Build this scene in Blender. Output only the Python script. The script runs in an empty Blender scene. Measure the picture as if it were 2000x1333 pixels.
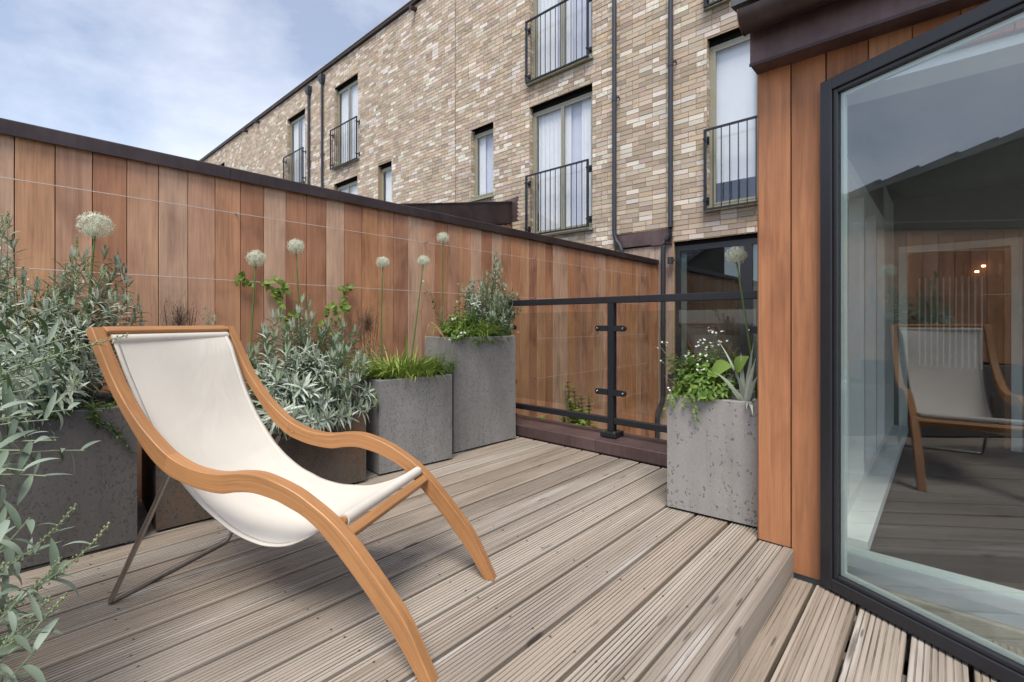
import bpy, bmesh, math, random
import numpy as np
from mathutils import Vector, Matrix
R = math.radians
rng = np.random.default_rng(7)
random.seed(7)
SC = bpy.context.scene
COL = SC.collection

# ------------------------------------------------------------------ camera
CAM_H, F_PX, HORIZON, YAW = 0.93, 932.0, 629.0, 42.2
cam = bpy.data.cameras.new('camera')
cam.sensor_width = 36.0
cam.lens = F_PX / 2000.0 * 36.0
cam.shift_y = -(666.5 - HORIZON) / 2000.0
cam.clip_start, cam.clip_end = 0.02, 3000
cam_o = bpy.data.objects.new('camera', cam)
cam_o.location = (0, 0, CAM_H)
cam_o.rotation_euler = (R(90), 0, R(YAW))
COL.objects.link(cam_o)
SC.camera = cam_o

# ------------------------------------------------------------------ sky, sun, exposure
SUN_EL, SUN_AZ = 59.0, 146.0          # azimuth measured clockwise from +Y
world = bpy.data.worlds.new('World')
SC.world = world
world.use_nodes = True
wn, wl = world.node_tree.nodes, world.node_tree.links
wn.clear()
w_out = wn.new('ShaderNodeOutputWorld')
w_bg = wn.new('ShaderNodeBackground')
w_bg.inputs['Strength'].default_value = 0.07
sky = wn.new('ShaderNodeTexSky')
sky.sky_type = 'NISHITA'
sky.sun_disc = False
sky.sun_elevation = R(SUN_EL)
sky.sun_rotation = R(SUN_AZ)
sky.altitude = 20
sky.air_density = 1.0
sky.dust_density = 0.7
sky.ozone_density = 1.6
w_tc = wn.new('ShaderNodeTexCoord')
w_map = wn.new('ShaderNodeMapping')
w_map.inputs['Location'].default_value = (4.37, 0.41, 0.3)
w_map.inputs['Rotation'].default_value = (0.0, 0.0, R(25))
w_map.inputs['Scale'].default_value = (1.4, 1.4, 2.4)
w_n = wn.new('ShaderNodeTexNoise')
w_n.inputs['Scale'].default_value = 1.7
w_n.inputs['Detail'].default_value = 9
w_n.inputs['Roughness'].default_value = 0.56
w_n.inputs['Distortion'].default_value = 0.15
w_r = wn.new('ShaderNodeValToRGB')
w_r.color_ramp.elements[0].position = 0.38
w_r.color_ramp.elements[0].color = (0.20, 0.20, 0.20, 1)
w_r.color_ramp.elements[1].position = 0.74
w_r.color_ramp.elements[1].color = (0.74, 0.74, 0.74, 1)
w_mix = wn.new('ShaderNodeMix')
w_mix.data_type = 'RGBA'
w_mix.inputs[7].default_value = (8.0, 8.0, 8.5, 1)
wl.new(w_tc.outputs['Generated'], w_map.inputs['Vector'])
wl.new(w_map.outputs[0], w_n.inputs['Vector'])
wl.new(w_n.outputs[0], w_r.inputs[0])
wl.new(w_r.outputs[0], w_mix.inputs[0])
wl.new(sky.outputs[0], w_mix.inputs[6])
wl.new(w_mix.outputs[2], w_bg.inputs['Color'])
wl.new(w_bg.outputs[0], w_out.inputs[0])

sun_l = bpy.data.lights.new('sun', 'SUN')
sun_l.energy = 1.5
sun_l.angle = R(24)
sun_l.color = (1.0, 0.94, 0.85)
sun_o = bpy.data.objects.new('sun', sun_l)
_d = Vector((math.sin(R(SUN_AZ)) * math.cos(R(SUN_EL)), math.cos(R(SUN_AZ)) * math.cos(R(SUN_EL)), math.sin(R(SUN_EL))))
sun_o.rotation_euler = _d.to_track_quat('Z', 'Y').to_euler()
COL.objects.link(sun_o)
SC.view_settings.view_transform = 'Standard'
SC.view_settings.look = 'None'
SC.view_settings.gamma = 1.0
SC.view_settings.exposure = 1.32
SC.render.engine = 'CYCLES'
SC.cycles.use_denoising = True
SC.cycles.max_bounces = 7
SC.cycles.diffuse_bounces = 3
SC.cycles.glossy_bounces = 3
SC.cycles.use_adaptive_sampling = True
SC.cycles.adaptive_threshold = 0.02
SC.cycles.transparent_max_bounces = 16
SC.cycles.caustics_reflective = False
SC.cycles.caustics_refractive = False

# ------------------------------------------------------------------ helpers: pixels to places
_cy, _sy = math.cos(R(YAW)), math.sin(R(YAW))
FW = (-_sy, _cy)
RT = (_cy, _sy)
def ray(px, py):
    a = (px - 1000) / F_PX
    return Vector((FW[0] + a * RT[0], FW[1] + a * RT[1], (HORIZON - py) / F_PX))
def on_x(px, py, x):
    r = ray(px, py); return r * (x / r.x) + Vector((0, 0, CAM_H))
def on_y(px, py, y):
    r = ray(px, py); return r * (y / r.y) + Vector((0, 0, CAM_H))
def on_z(px, py, z):
    r = ray(px, py); return r * ((z - CAM_H) / r.z) + Vector((0, 0, CAM_H))
def at_d(px, py, d):
    return ray(px, py) * d + Vector((0, 0, CAM_H))

# ------------------------------------------------------------------ helpers: meshes
class MB:
    def __init__(s): s.v = []; s.f = []
    def add(s, vs, fs):
        o = len(s.v); s.v += [tuple(p) for p in vs]; s.f += [tuple(i + o for i in f) for f in fs]
        return s
    def box(s, a, b, M=None):
        x0, y0, z0 = a; x1, y1, z1 = b
        vs = [(x0,y0,z0),(x1,y0,z0),(x1,y1,z0),(x0,y1,z0),(x0,y0,z1),(x1,y0,z1),(x1,y1,z1),(x0,y1,z1)]
        if M is not None: vs = [M @ Vector(p) for p in vs]
        return s.add(vs, [(0,3,2,1),(4,5,6,7),(0,1,5,4),(1,2,6,5),(2,3,7,6),(3,0,4,7)])
    def cbox(s, a, b, c=0.004, M=None):
        """box with chamfered edges (24 vertices)"""
        lo, hi = Vector(a), Vector(b)
        bm = bmesh.new()
        m = Matrix.LocRotScale((lo + hi) / 2, None, hi - lo)
        bmesh.ops.create_cube(bm, size=1.0, matrix=m)
        bmesh.ops.bevel(bm, geom=bm.edges[:], offset=c, segments=1, affect='EDGES')
        bm.verts.index_update()
        vs = [v.co.copy() for v in bm.verts]
        if M is not None: vs = [M @ p for p in vs]
        fs = [[v.index for v in f.verts] for f in bm.faces]
        bm.free()
        return s.add(vs, fs)
    def tube(s, pts, r, n=8, cap=True):
        pts = [Vector(p) for p in pts]
        rs = r if isinstance(r, (list, tuple)) else [r] * len(pts)
        o = len(s.v); up = Vector((0, 0, 1))
        for i, p in enumerate(pts):
            t = (pts[min(i+1, len(pts)-1)] - pts[max(i-1, 0)]).normalized()
            q = up if abs(t.dot(up)) < 0.95 else Vector((1, 0, 0))
            a = t.cross(q).normalized(); b = t.cross(a)
            for k in range(n):
                g = 2 * math.pi * k / n
                s.v.append(tuple(p + (a * math.cos(g) + b * math.sin(g)) * rs[i]))
        for i in range(len(pts) - 1):
            for k in range(n):
                k2 = (k + 1) % n
                s.f.append((o+i*n+k, o+i*n+k2, o+(i+1)*n+k2, o+(i+1)*n+k))
        if cap:
            s.f.append(tuple(o + k for k in range(n)))
            s.f.append(tuple(o + (len(pts)-1)*n + k for k in reversed(range(n))))
        return s
    def prism(s, outline, ext):
        """closed 3-D outline pushed along the vector ext"""
        n = len(outline); o = len(s.v); ext = Vector(ext)
        s.v += [tuple(p) for p in outline] + [tuple(Vector(p) + ext) for p in outline]
        for i in range(n):
            j = (i + 1) % n
            s.f.append((o+i, o+j, o+n+j, o+n+i))
        s.f.append(tuple(o + i for i in reversed(range(n)))); s.f.append(tuple(o + n + i for i in range(n)))
        return s
    def mesh(s, name, mat=None, smooth=False):
        me = bpy.data.meshes.new(name)
        me.from_pydata(s.v, [], s.f)
        me.update()
        bm = bmesh.new(); bm.from_mesh(me); bmesh.ops.recalc_face_normals(bm, faces=bm.faces[:]); bm.to_mesh(me); bm.free()
        if mat: me.materials.append(mat)
        if smooth: me.polygons.foreach_set('use_smooth', [True] * len(me.polygons))
        return me
    def build(s, name, mat=None, parent=None, smooth=False, kind=None):
        return link(name, s.mesh(name, mat, smooth), parent, kind)
def wm(o):
    b = o.matrix_basis.copy()
    return b if o.parent is None else wm(o.parent) @ o.matrix_parent_inverse @ b
def link(name, me, parent=None, kind=None):
    o = bpy.data.objects.new(name, me)
    COL.objects.link(o)
    if parent is not None:
        o.parent = parent
        o.matrix_parent_inverse = wm(parent).inverted()
    if kind: o['kind'] = kind
    return o
def thing(name, label, cat, loc=(0, 0, 0), group=None):
    o = bpy.data.objects.new(name, None)
    o.empty_display_size = 0.1
    o.location = loc
    COL.objects.link(o)
    o['label'] = label; o['category'] = cat
    if group: o['group'] = group
    return o
def smooth_by_angle(o, ang=35):
    me = o.data
    bm = bmesh.new(); bm.from_mesh(me)
    for f in bm.faces: f.smooth = True
    for e in bm.edges:
        e.smooth = len(e.link_faces) == 2 and e.calc_face_angle(3) < R(ang)
    bm.to_mesh(me); bm.free()

# ------------------------------------------------------------------ helpers: materials
class NT:
    def __init__(s, name):
        s.m = bpy.data.materials.new(name); s.m.use_nodes = True
        s.n, s.l = s.m.node_tree.nodes, s.m.node_tree.links
        s.p = s.n['Principled BSDF']; s.out = s.n['Material Output']
    def node(s, t, **kw):
        n = s.n.new(t)
        for k, v in kw.items(): setattr(n, k, v)
        return n
    def put(s, a, b):
        if hasattr(a, 'is_output'): s.l.new(a, b)
        else: b.default_value = a
    def coords(s, scale=(1, 1, 1), rnd=0.0, kind='Object'):
        tc = s.node('ShaderNodeTexCoord'); mp = s.node('ShaderNodeMapping')
        mp.inputs['Scale'].default_value = scale
        if kind == 'grain':
            tc = s.node('ShaderNodeAttribute', attribute_name='grain')
            s.l.new(tc.outputs['Vector'], mp.inputs['Vector'])
        else:
            s.l.new(tc.outputs[kind], mp.inputs['Vector'])
        if rnd:
            oi = s.node('ShaderNodeObjectInfo')
            mu = s.node('ShaderNodeMath', operation='MULTIPLY'); mu.inputs[1].default_value = rnd
            s.l.new(oi.outputs['Random'], mu.inputs[0])
            cb = s.node('ShaderNodeCombineXYZ')
            for i in range(3): s.l.new(mu.outputs[0], cb.inputs[i])
            s.l.new(cb.outputs[0], mp.inputs['Location'])
        return mp.outputs[0]
    def noise(s, vec, scale=5, detail=4, rough=0.5, dist=0.0):
        n = s.node('ShaderNodeTexNoise')
        s.l.new(vec, n.inputs['Vector'])
        n.inputs['Scale'].default_value = scale; n.inputs['Detail'].default_value = detail
        n.inputs['Roughness'].default_value = rough; n.inputs['Distortion'].default_value = dist
        return n.outputs[0]
    def ramp(s, fac, stops, interp='LINEAR'):
        r = s.node('ShaderNodeValToRGB'); r.color_ramp.interpolation = interp
        e = r.color_ramp.elements
        while len(e) < len(stops): e.new(0.5)
        for i, (p, c) in enumerate(stops):
            e[i].position = p; e[i].color = (c, c, c, 1) if isinstance(c, (int, float)) else (*c, 1)
        s.put(fac, r.inputs[0])
        return r.outputs[0]
    def mix(s, fac, a, b, blend='MIX'):
        m = s.node('ShaderNodeMix', data_type='RGBA', blend_type=blend)
        s.put(fac, m.inputs[0])
        for v, k in ((a, 6), (b, 7)):
            if isinstance(v, tuple): m.inputs[k].default_value = (*v, 1)
            else: s.put(v, m.inputs[k])
        return m.outputs[2]
    def math(s, op, a, b=0.0, c=0.0):
        m = s.node('ShaderNodeMath', operation=op)
        s.put(a, m.inputs[0]); s.put(b, m.inputs[1]); s.put(c, m.inputs[2])
        return m.outputs[0]
    def random(s): return s.node('ShaderNodeObjectInfo').outputs['Random']
    def bump(s, h, strength=0.3, dist=0.01):
        b = s.node('ShaderNodeBump'); b.inputs['Strength'].default_value = strength; b.inputs['Distance'].default_value = dist
        s.put(h, b.inputs['Height']); s.l.new(b.outputs[0], s.p.inputs['Normal'])
    def set(s, color=None, rough=None, metal=None, spec=None):
        if color is not None:
            if isinstance(color, tuple): s.p.inputs['Base Color'].default_value = (*color, 1)
            else: s.put(color, s.p.inputs['Base Color'])
        if rough is not None: s.put(rough, s.p.inputs['Roughness'])
        if metal is not None: s.put(metal, s.p.inputs['Metallic'])
        if spec is not None: s.put(spec, s.p.inputs['Specular IOR Level'])
        return s.m
def plain(name, c, rough=0.5, metal=0.0, var=0.12, scale=30, spec=0.5, bump=0.0):
    t = NT(name)
    v = t.coords()
    n = t.noise(v, scale, 4, 0.6)
    f = t.ramp(n, [(0.3, 1 - var), (0.7, 1 + var)])
    col = t.mix(1.0, c, f, 'MULTIPLY')
    if bump: t.bump(n, bump, 0.004)
    return t.set(col, rough, metal, spec)

def wood_boards(name, shades, axis=2, rough=0.55, blotch=0.62, stretch=14, kind='Object', fine=0.6):
    """timber boards: each board takes its own shade, grain runs along the axis"""
    t = NT(name)
    sc = [stretch] * 3; sc[axis] = 0.9
    v = t.coords(tuple(sc), rnd=57.0, kind=kind)
    g1 = t.noise(v, 3.0, 6, 0.62, 0.8)
    sc2 = [stretch * 6] * 3; sc2[axis] = 1.6
    g2 = t.noise(t.coords(tuple(sc2), rnd=31.0, kind=kind), 2.0, 3, 0.6, 0.2)
    bl = t.noise(t.coords((3, 3, 1.4) if axis == 2 else (3, 1.4, 3), rnd=17.0, kind=kind), 1.6, 3, 0.5, 0.6)
    n = len(shades)
    base = t.ramp(t.random(), [((i + 0.0) / n, c) for i, c in enumerate(shades)], 'CONSTANT')
    c = t.mix(t.ramp(g1, [(0.32, 0.62), (0.52, 1.0), (0.72, 1.28)]), (0, 0, 0), base)
    m = t.node('ShaderNodeMix', data_type='RGBA', blend_type='MULTIPLY'); m.inputs[0].default_value = 1
    t.l.new(base, m.inputs[6]); t.l.new(t.ramp(g1, [(0.28, 0.78), (0.5, 1.0), (0.74, 1.16)]), m.inputs[7])
    c = m.outputs[2]
    c = t.mix(fine, c, t.ramp(g2, [(0.3, 0.80), (0.7, 1.14)]), 'MULTIPLY')
    c = t.mix(blotch, c, t.ramp(bl, [(0.28, (0.62, 0.55, 0.54)), (0.45, (0.95, 0.93, 0.92)), (0.55, (1.04, 1.04, 1.04)), (0.72, (1.28, 1.28, 1.24))]), 'MULTIPLY')
    t.bump(g2, 0.12, 0.003)
    return t.set(c, rough, 0.0, 0.35)

M = {}
M['fence'] = wood_boards('fence_cedar', [(0.46,0.235,0.13),(0.385,0.185,0.102),(0.50,0.285,0.175),(0.42,0.225,0.14),(0.51,0.325,0.22),(0.45,0.22,0.11),(0.47,0.265,0.17),(0.395,0.20,0.12),(0.49,0.265,0.145)], blotch=0.9)
M['clad'] = wood_boards('house_cedar', [(0.42,0.185,0.088),(0.38,0.165,0.078),(0.44,0.205,0.10)], blotch=0.6)
M['teak'] = wood_boards('chair_teak', [(0.44,0.215,0.088),(0.40,0.192,0.078)], axis=0, rough=0.42, blotch=0.2, stretch=22, kind='grain', fine=0.75)
M['pale_clad'] = wood_boards('weathered_cladding', [(0.46,0.34,0.27),(0.40,0.29,0.23)])

def deck_material():
    t = NT('weathered_deck')
    v = t.coords((17, 0.8, 17), rnd=71.0)
    g1 = t.noise(v, 2.4, 6, 0.65, 0.9)
    g2 = t.noise(t.coords((190, 5, 190), rnd=13.0), 1.0, 3, 0.6)
    bl = t.noise(t.coords((3, 1.2, 3), rnd=29.0), 1.6, 4, 0.55, 0.4)
    base = t.ramp(t.random(), [(0.0, (0.40,0.345,0.29)), (0.2, (0.365,0.322,0.276)), (0.4, (0.415,0.367,0.312)), (0.6, (0.375,0.315,0.257)), (0.8, (0.345,0.298,0.253))], 'CONSTANT')
    c = t.mix(0.9, base, t.ramp(g1, [(0.28, (0.58,0.53,0.48)), (0.45, (0.93,0.91,0.89)), (0.60, (1.05,1.05,1.05)), (0.76, (1.26,1.27,1.28))]), 'MULTIPLY')
    c = t.mix(0.7, c, t.ramp(g2, [(0.3, 0.72), (0.7, 1.2)]), 'MULTIPLY')
    c = t.mix(0.8, c, t.ramp(bl, [(0.3, (0.60,0.57,0.53)), (0.5, (0.97,0.97,0.96)), (0.7, (1.16,1.17,1.18))]), 'MULTIPLY')
    # knots and small dark nail marks
    vk = t.coords((9.5, 3.1, 0.02), rnd=91.0)
    vo = t.node('ShaderNodeTexVoronoi', feature='F1'); vo.inputs['Scale'].default_value = 1.0
    t.l.new(vk, vo.inputs['Vector'])
    gate = t.node('ShaderNodeSeparateColor'); t.l.new(vo.outputs['Color'], gate.inputs[0])
    g = t.ramp(gate.outputs[0], [(0.20, 0.0), (0.24, 1.0)])
    ring = t.ramp(t.math('ADD', vo.outputs['Distance'], t.math('MULTIPLY', t.noise(t.coords((60, 40, 60), rnd=3.0), 1.0, 3, 0.6), 0.10)), [(0.10, 1.0), (0.15, 0.0)])
    halo = t.ramp(vo.outputs['Distance'], [(0.12, 1.0), (0.22, 0.0)])
    k = t.math('MULTIPLY', ring, g)
    c = t.mix(t.math('MULTIPLY', t.math('MULTIPLY', halo, g), 0.6), c, (0.54, 0.51, 0.475))
    c = t.mix(t.math('MULTIPLY', k, 0.8), c, (0.10, 0.085, 0.075))
    vs = t.coords((34, 16, 0.02), rnd=23.0)
    v2 = t.node('ShaderNodeTexVoronoi', feature='F1'); t.l.new(vs, v2.inputs['Vector']); v2.inputs['Scale'].default_value = 1.0
    s2 = t.node('ShaderNodeSeparateColor'); t.l.new(v2.outputs['Color'], s2.inputs[0])
    sp = t.math('MULTIPLY', t.ramp(v2.outputs['Distance'], [(0.10, 1.0), (0.17, 0.0)]), t.ramp(s2.outputs[1], [(0.66, 0.0), (0.69, 1.0)]))
    c = t.mix(t.math('MULTIPLY', sp, 0.75), c, (0.07, 0.06, 0.055))
    t.bump(t.math('ADD', g2, t.math('MULTIPLY', g1, 0.6)), 0.35, 0.003)
    return t.set(c, 0.78, 0.0, 0.25)
M['deck'] = deck_material()

M['deck_groove_shade'] = plain('groove_shade', (0.29,0.245,0.205), 0.9, 0, 0.6, 9, 0.1)  # darker groove colour, put in to deepen their shade
def concrete(name, base, pit, density=0.5, cell=42, stretch=(1, 1, 1), warm=None):
    t = NT(name)
    v = t.coords(stretch, rnd=0.0)
    big = t.noise(v, 2.6, 4, 0.55, 0.3)
    fine = t.noise(v, 90, 3, 0.6)
    cloud = t.noise(v, 5.5, 3, 0.6)
    vo = t.node('ShaderNodeTexVoronoi', feature='F1'); vo.inputs['Scale'].default_value = cell; vo.inputs['Randomness'].default_value = 1.0
    wob = t.node('ShaderNodeMix', data_type='VECTOR'); wob.inputs[0].default_value = 0.035
    nz = t.node('ShaderNodeTexNoise'); nz.inputs['Scale'].default_value = 60; t.l.new(v, nz.inputs['Vector'])
    t.l.new(v, wob.inputs[4]); t.l.new(nz.outputs['Color'], wob.inputs[5])
    t.l.new(wob.outputs[1], vo.inputs['Vector'])
    se = t.node('ShaderNodeSeparateColor'); t.l.new(vo.outputs['Color'], se.inputs[0])
    thr = t.math('MULTIPLY', t.ramp(cloud, [(0.28, 0.08), (0.62, 1.0)]), density)
    gate = t.math('LESS_THAN', se.outputs[0], thr)
    hole = t.ramp(vo.outputs['Distance'], [(0.30, 1.0), (0.42, 0.0)])
    k = t.math('MULTIPLY', gate, hole)
    c = t.mix(1.0, base, t.ramp(big, [(0.28, 0.80), (0.5, 1.0), (0.72, 1.14)]), 'MULTIPLY')
    c = t.mix(0.8, c, t.ramp(fine, [(0.3, 0.90), (0.7, 1.08)]), 'MULTIPLY')
    stain = t.noise(t.coords((9, 9, 0.7)), 1.0, 4, 0.6, 0.3)
    c = t.mix(0.8, c, t.ramp(stain, [(0.32, (0.80,0.79,0.77)), (0.5, (1,1,1)), (0.7, (1.07,1.07,1.07))]), 'MULTIPLY')
    if warm: c = t.mix(t.ramp(t.noise(v, 3.7, 5, 0.6), [(0.42, 0.0), (0.62, 0.75)]), c, warm)
    c = t.mix(t.math('MULTIPLY', k, 0.85), c, pit)
    h = t.math('SUBTRACT', t.math('MULTIPLY', fine, 0.25), k)
    t.bump(h, 0.5, 0.004)
    return t.set(c, 0.72, 0.0, 0.35)
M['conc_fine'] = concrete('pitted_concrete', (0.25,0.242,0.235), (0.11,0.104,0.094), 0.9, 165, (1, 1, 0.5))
M['conc_pale'] = concrete('pale_pitted_concrete', (0.285,0.27,0.258), (0.135,0.125,0.112), 0.30, 76, (1, 1, 0.75))
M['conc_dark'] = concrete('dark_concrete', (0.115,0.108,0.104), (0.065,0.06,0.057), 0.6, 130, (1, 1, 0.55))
M['conc_rust'] = concrete('rust_stained_concrete', (0.105,0.085,0.07), (0.05,0.04,0.032), 0.7, 140, (1, 1, 0.6), (0.15,0.085,0.05))
M['soil'] = plain('soil', (0.045,0.032,0.022), 0.95, 0, 0.5, 60, 0.1, 0.6)
M['copper'] = None
def copper(name, base, rough=0.42):
    t = NT(name)
    v = t.coords((1, 1, 1))
    n = t.noise(v, 3.2, 5, 0.6, 0.4); f = t.noise(v, 45, 3, 0.6)
    st = t.noise(t.coords((26, 26, 1.5)), 1.5, 3, 0.5)
    c = t.mix(1.0, base, t.ramp(n, [(0.3, 0.72), (0.5, 1.0), (0.72, 1.32)]), 'MULTIPLY')
    c = t.mix(0.6, c, t.ramp(st, [(0.3, 0.82), (0.7, 1.15)]), 'MULTIPLY')
    t.bump(n, 0.08, 0.01)
    return t.set(c, t.ramp(f, [(0.3, rough - 0.08), (0.7, rough + 0.1)]), 0.55, 0.4)
M['copper'] = copper('brown_copper', (0.066,0.048,0.047))
M['copper_red'] = copper('reddish_copper', (0.145,0.098,0.096), 0.5)
M['black_metal'] = plain('black_powder_coat', (0.016,0.018,0.023), 0.38, 0.0, 0.15, 40)
M['pipe'] = plain('slate_plastic_pipe', (0.035,0.04,0.05), 0.4, 0, 0.1, 20)
M['door_metal'] = plain('dark_grey_aluminium', (0.021,0.022,0.027), 0.35, 0.0, 0.08, 30)
M['steel'] = plain('brushed_steel', (0.50,0.47,0.44), 0.30, 1.0, 0.08, 60)
M['bolt'] = plain('bright_bolt', (0.75,0.75,0.76), 0.22, 1.0, 0.05, 60)
M['wire'] = plain('wire_rope', (0.50,0.46,0.43), 0.5, 0.2, 0.05, 60)
M['frame_olive'] = plain('olive_window_frame', (0.30,0.29,0.215), 0.45, 0, 0.06, 30)
M['white_paint'] = plain('white_paint', (0.82,0.87,0.85), 0.5, 0, 0.04, 10)
M['spacer'] = plain('glazing_spacer', (0.62,0.72,0.70), 0.45, 0, 0.03, 20)
M['curtain'] = plain('white_curtain', (0.90,0.91,0.92), 0.85, 0, 0.03, 6)
M['blind'] = plain('white_blind', (0.88,0.91,0.94), 0.8, 0, 0.02, 6)
M['sky_sheet'] = plain('lilac_sky_reflection', (0.70,0.73,0.86), 0.9, 0, 0.04, 5)  # lilac of the sky reflected in the panes, put into a sheet colour
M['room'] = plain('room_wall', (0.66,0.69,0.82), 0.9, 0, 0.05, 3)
M['dark_room'] = plain('dim_room', (0.10,0.10,0.105), 0.9, 0, 0.15, 3)
M['red_room'] = plain('red_brown_wall', (0.10,0.035,0.022), 0.8, 0, 0.15, 3)
M['floor_dark'] = plain('dark_floor', (0.045,0.042,0.045), 0.5, 0, 0.2, 6)
M['grey_wall'] = plain('grey_interior_wall', (0.33,0.34,0.32), 0.8, 0, 0.05, 4)
M['ceiling'] = plain('ceiling_paint', (0.42,0.43,0.40), 0.8, 0, 0.05, 4)
M['sill_grey'] = plain('grey_sill', (0.42,0.46,0.50), 0.5, 0, 0.08, 12)
M['sill_stone'] = plain('stone_threshold', (0.40,0.38,0.31), 0.75, 0, 0.15, 25)
M['black_gap'] = plain('black_backing_shade', (0.012,0.011,0.010), 0.9, 0, 0.1, 10, 0.1)  # black backing for gaps; also painted shade at the window heads
M['ground'] = plain('courtyard_paving', (0.20,0.19,0.175), 0.85, 0, 0.2, 4)
M['seam_roof'] = copper('grey_seam_roof', (0.11,0.11,0.115), 0.5)
M['brass'] = plain('brass_screw', (0.55,0.38,0.15), 0.3, 1.0, 0.05, 60)

def canvas_material():
    t = NT('cream_canvas')
    v = t.coords()
    w1 = t.node('ShaderNodeTexNoise'); w1.inputs['Scale'].default_value = 3.5; w1.inputs['Detail'].default_value = 3; t.l.new(v, w1.inputs['Vector'])
    wv = t.noise(t.coords((500, 30, 500)), 1.0, 2, 0.5)
    wv2 = t.noise(t.coords((30, 500, 30)), 1.0, 2, 0.5)
    h = t.math('ADD', wv, wv2)
    c = t.mix(1.0, (0.645, 0.605, 0.535), t.ramp(w1.outputs[0], [(0.3, 0.93), (0.7, 1.05)]), 'MULTIPLY')
    b = t.node('ShaderNodeBump'); b.inputs['Strength'].default_value = 0.10; b.inputs['Distance'].default_value = 0.0015
    t.l.new(h, b.inputs['Height'])
    wr = t.noise(t.coords((3.2, 5.5, 3.2)), 1.4, 3, 0.5, 0.8)
    b2 = t.node('ShaderNodeBump'); b2.inputs['Strength'].default_value = 0.16; b2.inputs['Distance'].default_value = 0.02
    t.l.new(wr, b2.inputs['Height']); t.l.new(b.outputs[0], b2.inputs['Normal'])
    t.l.new(b2.outputs[0], t.p.inputs['Normal'])
    m = t.set(c, 0.9, 0, 0.15)
    return m
M['canvas'] = canvas_material()

def glass(name, tint, base=0.02, gain=1.0, rough=0.0):
    t = NT(name)
    t.n.remove(t.p)
    tr = t.node('ShaderNodeBsdfTransparent'); tr.inputs[0].default_value = (*tint, 1)
    gl = t.node('ShaderNodeBsdfGlossy'); gl.inputs['Roughness'].default_value = rough
    gl.inputs['Color'].default_value = (0.95, 0.97, 1.0, 1)
    lw = t.node('ShaderNodeLayerWeight'); lw.inputs['Blend'].default_value = 0.5
    fr = t.math('MULTIPLY_ADD', t.math('POWER', lw.outputs['Facing'], 5.0), 0.96, 0.04)
    fac = t.math('ADD', t.math('MULTIPLY', fr, gain), base)
    cl = t.node('ShaderNodeClamp'); t.l.new(fac, cl.inputs[0])
    mx = t.node('ShaderNodeMixShader')
    t.l.new(cl.outputs[0], mx.inputs[0]); t.l.new(tr.outputs[0], mx.inputs[1]); t.l.new(gl.outputs[0], mx.inputs[2])
    t.l.new(mx.outputs[0], t.out.inputs[0])
    return t.m
M['glass_door'] = glass('coated_door_glass', (0.93, 0.96, 0.945), 0.065, 1.2)
M['glass_win'] = glass('window_glass', (0.985, 0.99, 0.995), 0.03, 1.0)
M['glass_rail'] = glass('balustrade_glass', (0.90, 0.915, 0.90), 0.0, 0.9)
M['glass_dark'] = glass('dark_glazing', (0.62, 0.66, 0.66), 0.05, 1.4)

def leaf_material(name, lo, hi, back, rough=0.6, trans=0.12):
    """per-leaf shade from the 'tone' attribute; undersides have their own colour"""
    t = NT(name)
    at = t.node('ShaderNodeAttribute', attribute_name='tone')
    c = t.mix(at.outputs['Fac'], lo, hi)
    c = t.mix(0.5, c, t.ramp(t.noise(t.coords(), 70, 2, 0.5), [(0.3, 0.86), (0.7, 1.12)]), 'MULTIPLY')
    ge = t.node('ShaderNodeNewGeometry')
    c = t.mix(ge.outputs['Backfacing'], c, back)
    t.set(c, rough, 0, 0.35)
    tl = t.node('ShaderNodeBsdfTranslucent'); t.l.new(c, tl.inputs[0])
    mx = t.node('ShaderNodeMixShader'); mx.inputs[0].default_value = trans
    t.l.new(t.p.outputs[0], mx.inputs[1]); t.l.new(tl.outputs[0], mx.inputs[2]); t.l.new(mx.outputs[0], t.out.inputs[0])
    return t.m
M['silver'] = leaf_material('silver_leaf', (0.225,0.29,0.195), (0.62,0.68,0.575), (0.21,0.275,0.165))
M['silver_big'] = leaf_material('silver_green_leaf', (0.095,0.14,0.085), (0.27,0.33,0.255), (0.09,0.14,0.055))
M['stem_silver'] = plain('silver_stem', (0.21,0.25,0.15), 0.7, 0, 0.15, 40)
M['bud'] = leaf_material('flower_bud', (0.20,0.26,0.10), (0.36,0.40,0.22), (0.25,0.3,0.14))
M['green'] = leaf_material('fresh_green_leaf', (0.075,0.155,0.025), (0.22,0.33,0.06), (0.15,0.24,0.06), 0.5, 0.2)
M['lime'] = leaf_material('lime_blade', (0.13,0.21,0.025), (0.34,0.42,0.09), (0.21,0.29,0.06), 0.5, 0.22)
M['deep'] = leaf_material('deep_green_leaf', (0.045,0.095,0.02), (0.13,0.21,0.045), (0.09,0.15,0.04), 0.5, 0.15)
M['sage'] = leaf_material('sage_leaf', (0.085,0.12,0.075), (0.17,0.21,0.145), (0.13,0.16,0.11), 0.7, 0.1)
M['vine'] = leaf_material('vine_leaf', (0.085,0.155,0.02), (0.22,0.30,0.055), (0.14,0.2,0.05), 0.5, 0.22)
M['bronze'] = leaf_material('bronze_fennel', (0.06,0.045,0.034), (0.14,0.105,0.075), (0.09,0.07,0.055), 0.8, 0.05)
M['strap'] = leaf_material('silver_strap', (0.24,0.29,0.21), (0.45,0.50,0.42), (0.20,0.26,0.15), 0.5, 0.12)
M['allium_stem'] = plain('allium_stem', (0.085,0.145,0.025), 0.5, 0, 0.15, 30)
M['floret'] = leaf_material('allium_floret', (0.46,0.54,0.32), (0.90,0.92,0.85), (0.80,0.84,0.70), 0.7, 0.3)
M['white_petal'] = leaf_material('white_petal', (0.78,0.78,0.74), (0.90,0.90,0.88), (0.8,0.8,0.76), 0.7, 0.25)
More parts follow.
